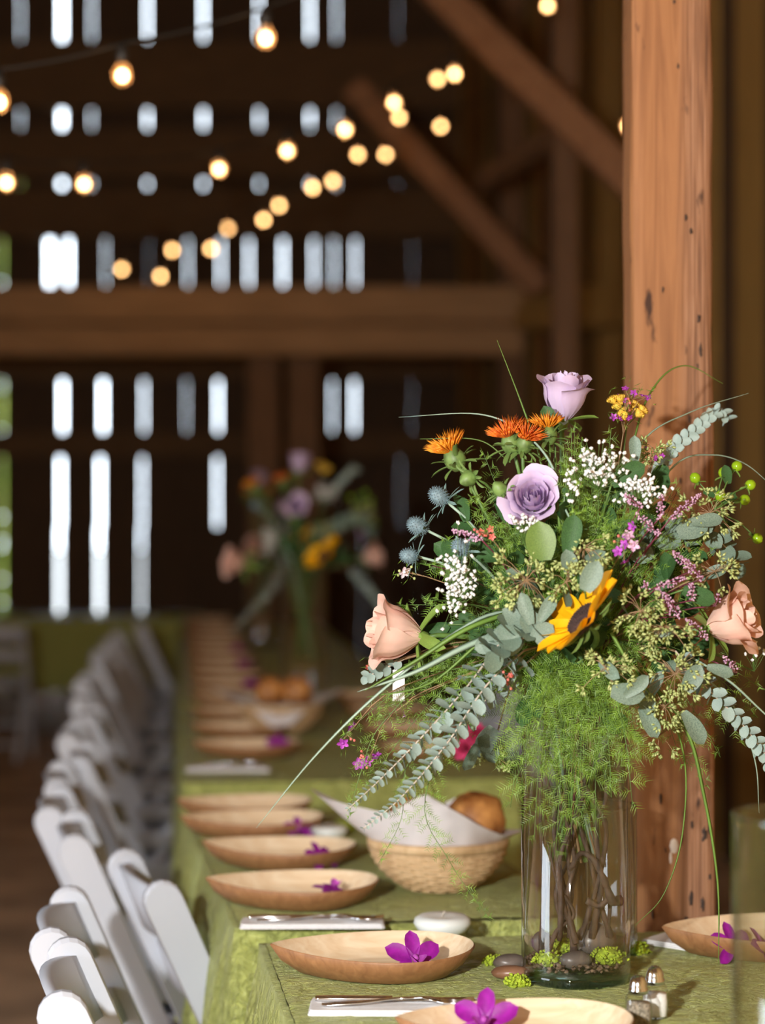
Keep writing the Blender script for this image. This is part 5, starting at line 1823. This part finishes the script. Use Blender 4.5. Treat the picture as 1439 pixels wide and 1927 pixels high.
def statice(pts, label):
    H = [head(a, b, .03) for a, b in pts]
    cen = sum(H, Vector()) / len(H)
    P = stem_path(cen + Vector((0, 0, -.03)), .4)
    t = thing('yellow_statice', P[0], label, 'flower', 'yellow statice')
    st = st_tube(P, .0018, .001, 5)
    for q in H:
        d = (q - P[-1]).normalized()
        st.tube([P[-1], q], .0008, 4, False)
        b = MB()
        m = Matrix.Translation(q) @ frame_from(d)
        for i in range(34):
            a, r = i * 2.3999, .0085 * math.sqrt(i / 34)
            b.octa(m @ Vector((r * math.cos(a), r * math.sin(a), -40 * r * r)), .0019, .0035, d)
        b.lathe([(0, -.012), (.005, -.007), (.008, -.003), (.007, 0), (0, .001)], 10, m)
        b.build('blossom', M['yellow'], t)
    st.build('stem', M['greenstem'], t)


statice([(1150, 748), (1165, 745), (1178, 768), (1212, 768), (1160, 760), (1192, 755), (1170, 780), (1205, 775)], 'fan of yellow statice tufts beside the top lavender rose')


def berries(pts, label):
    H = [W(a, b, 3.10 + dy) for a, b, dy in pts]
    cen = W(1345, 960, 3.09)
    P = stem_path(cen, .4)
    t = thing('berry_branch', P[0], label, 'berries', 'green berry branch')
    st = st_tube(P, .0022, .0016, 6)
    for q in H:
        st.tube([cen, cen.lerp(q, .55) + Vector((0, 0, .006)), q], .0011, 5, False)
        d = (q - cen).normalized()
        m = Matrix.Translation(q) @ frame_from(d)
        g = MB(); g.lathe([(0, -.0075), (.0045, -.0065), (.0078, -.002), (.0080, .002), (.0058, .0065), (.0012, .0088), (0, .0095)], 14, m); g.build('berry', M['berry'], t)
        for k in range(3):
            rd = m.to_3x3() @ Vector((math.cos(k * 2.1), math.sin(k * 2.1), 0))
            put_leaf(SEPAL, t, q - d * .007, rd * .9 - d * .3, d, .013, 'sepal')
    st.build('stem', M['greenstem'], t)
    for q in H[::2]:
        put_leaf(LEAF_DARK, t, cen.lerp(q, .6), rdir((0, -.2, -.4), .9), CAMD, .03)


berries([(1308, 900, .0), (1361, 890, .01), (1386, 878, .02), (1355, 934, -.01), (1411, 913, .02), (1400, 941, .0), (1372, 1000, -.03), (1424, 1013, -.01)], 'branch of round lime green berries beside the post')


# ---- long grass blades
def blade(pts, wd, mat, label, root=True):
    P = catmull([W(*p) for p in pts], 8)
    b = MB(); n = len(P)
    vs = []; fs = []
    for i, p in enumerate(P):
        f = i / (n - 1)
        d = (P[min(i + 1, n - 1)] - P[max(i - 1, 0)]).normalized()
        sd = d.cross(Vector((0, -1, .25))).normalized(); nn = sd.cross(d).normalized()
        w = wd * (1 - f ** 2.5) * .5 + .0003
        vs += [p - sd * w, p + nn * w * .5, p + sd * w, p - nn * w * .25]
    for i in range(n - 1):
        for j in range(4):
            a, c = i * 4 + j, i * 4 + (j + 1) % 4
            fs.append((a, c, c + 4, a + 4))
    b.add(vs, fs)
    o = b.build('grass_blade', M[mat], org=P[0])
    return tag(o, label, 'grass', 'long grass blades in the front bouquet')


blade([(1080, 1180, 2.98), (1062, 985, 2.95), (1040, 880, 2.97), (985, 815, 3.0), (900, 779, 3.02), (750, 785, 3.05)], .0042, 'grasspale', 'arching pale grass blade reaching level past the orange thistles')
blade([(1075, 1150, 3.0), (1020, 880, 3.03), (985, 770, 3.05), (935, 640, 3.08)], .0032, 'grass', 'straight thin grass blade, tallest on the chairs side of the top rose')
blade([(1160, 1060, 3.08), (1195, 820, 3.12), (1235, 722, 3.17), (1290, 688, 3.2), (1360, 722, 3.22)], .0026, 'grass', 'arching grass blade crossing the post above the yellow tufts')
blade([(1130, 1000, 3.05), (1205, 835, 3.09), (1300, 775, 3.13), (1408, 740, 3.16)], .0022, 'grasspale', 'thin pale grass blade slanting up across the post')
blade([(1180, 1000, 3.05), (1270, 875, 3.1), (1340, 856, 3.13), (1400, 872, 3.14), (1450, 912, 3.14)], .0022, 'grasspale', 'thin grass blade bending over the green berries')
blade([(1020, 1150, 2.94), (900, 1165, 2.90), (730, 1290, 2.89), (600, 1415, 2.88), (482, 1558, 2.86)], .0046, 'grasspale', 'longest pale grass blade, slanting down to the plates')
blade([(1040, 1130, 2.93), (890, 1178, 2.89), (780, 1245, 2.885), (685, 1300, 2.88)], .0075, 'grass', 'broad green grass blade under the sideways peach rose')
blade([(1040, 1150, 2.94), (880, 1215, 2.90), (780, 1265, 2.89), (672, 1302, 2.89)], .0090, 'grasspale', 'broad pale grass blade under the sideways peach rose')
blade([(1050, 1160, 2.95), (930, 1190, 2.91), (810, 1285, 2.90), (690, 1312, 2.89)], .0050, 'grass', 'green grass blade curling over below the broad pale one')
blade([(1180, 1240, 2.98), (1285, 1360, 2.99), (1325, 1500, 3.0), (1350, 1660, 3.01), (1352, 1815, 3.02)], .0052, 'grass', 'long green grass blade hanging down in front of the post')
blade([(1200, 1230, 3.0), (1282, 1400, 3.05), (1285, 1560, 3.06), (1250, 1680, 3.06), (1195, 1742, 3.05)], .0022, 'grass', 'thin grass blade curving down the post to the vase base')
blade([(1290, 1230, 2.98), (1370, 1280, 2.98), (1430, 1335, 2.99), (1500, 1400, 3.0)], .0040, 'grasspale', 'pale grass blade leaving the frame under the edge peach rose')
blade([(1300, 1250, 3.0), (1380, 1330, 3.0), (1420, 1430, 3.01), (1428, 1530, 3.02)], .0026, 'grasspale', 'thin pale grass blade drooping at the photo edge')
blade([(1085, 1180, 2.96), (1052, 985, 2.93), (1062, 940, 2.94), (1056, 870, 2.98)], .0038, 'grass', 'bright green blade standing behind the open lavender rose')
blade([(1095, 1100, 2.9), (1076, 990, 2.91), (1062, 950, 2.92), (1066, 900, 2.95)], .0036, 'grasspale', 'short pale blade beside the bright green one')
blade([(960, 870, 3.05), (900, 828, 3.06), (790, 826, 3.07)], .0018, 'grass', 'short dim grass blade behind the single orange thistle')
blade([(1150, 1190, 2.90), (1190, 1260, 2.9), (1225, 1310, 2.91)], .0052, 'grass', 'stout green stem slanting below the sunflower')

# thin plain white sliver hanging under the sideways peach rose, pink bloom by the bread
wt = W(750, 1290, 2.99)
tag(MB().bevbox((-.0085, -.0006, -.022), (.0085, .0006, .022), .0002, Matrix.Translation(wt)).build('white_sliver', M['sliverwhite'], org=wt, smooth=False), 'small white sliver hanging under the sideways peach rose', 'sliver')


def pinkbloom(px, py, Y, r, label):
    c = W(px, py, Y)
    t = empty('pink_flower', c, label, 'flower', 'pink flowers behind the vase')
    for i in range(26):
        a = i * 2.3999; q = i / 26
        d = Vector((math.cos(a) * q, -.5 + .4 * q, math.sin(a) * q + .3)).normalized()
        pm = WAX['pink']
        place(PINKP, 'petal', t, align(c, d, CAMD + rdir(s=.5)) @ Matrix.Diagonal((r, r, r, 1)))


PINKP = petal_mesh('petal', 1.0, .7, M['pink'], .25, 1.2, .2, 3, 4, base=.5)
pinkbloom(893, 1383, 3.75, .026, 'pink blossom behind the bread, the upper of two')
pinkbloom(874, 1412, 3.75, .026, 'pink blossom behind the bread, the lower of two')

# ------------------------------------------------------------------ bouquets farther along the table
def far_bouquet(center, words, rot, which):
    o = copy_tree(vase1); o.location = center; tag(o, 'blurred tall glass vase %s' % words, 'vase', 'clear cylinder vases')
    m = Matrix.Translation(center) @ Matrix.Rotation(rot, 4, 'Z') @ Matrix.Translation(-VC)
    for t, short in list(ALLST):
        c = copy_tree(t)
        c.location = m @ t.location; c.rotation_euler = (0, 0, rot)
        tag(c, 'blurred %s in the bouquet %s' % (short, words), t['category'], 'stems in the bouquet %s' % which)


NB = len(ALLST)
far_bouquet(Vector(((572 - 719.5) * 7.25 / F, 7.25, TZ + .008)), 'behind the far bread basket', 0.35, 'behind the far basket')
far_bouquet(Vector(((490 - 719.5) * 10.6 / F, 10.6, TZ + .008)), 'nearest the slit wall', 1.3, 'nearest the slit wall')
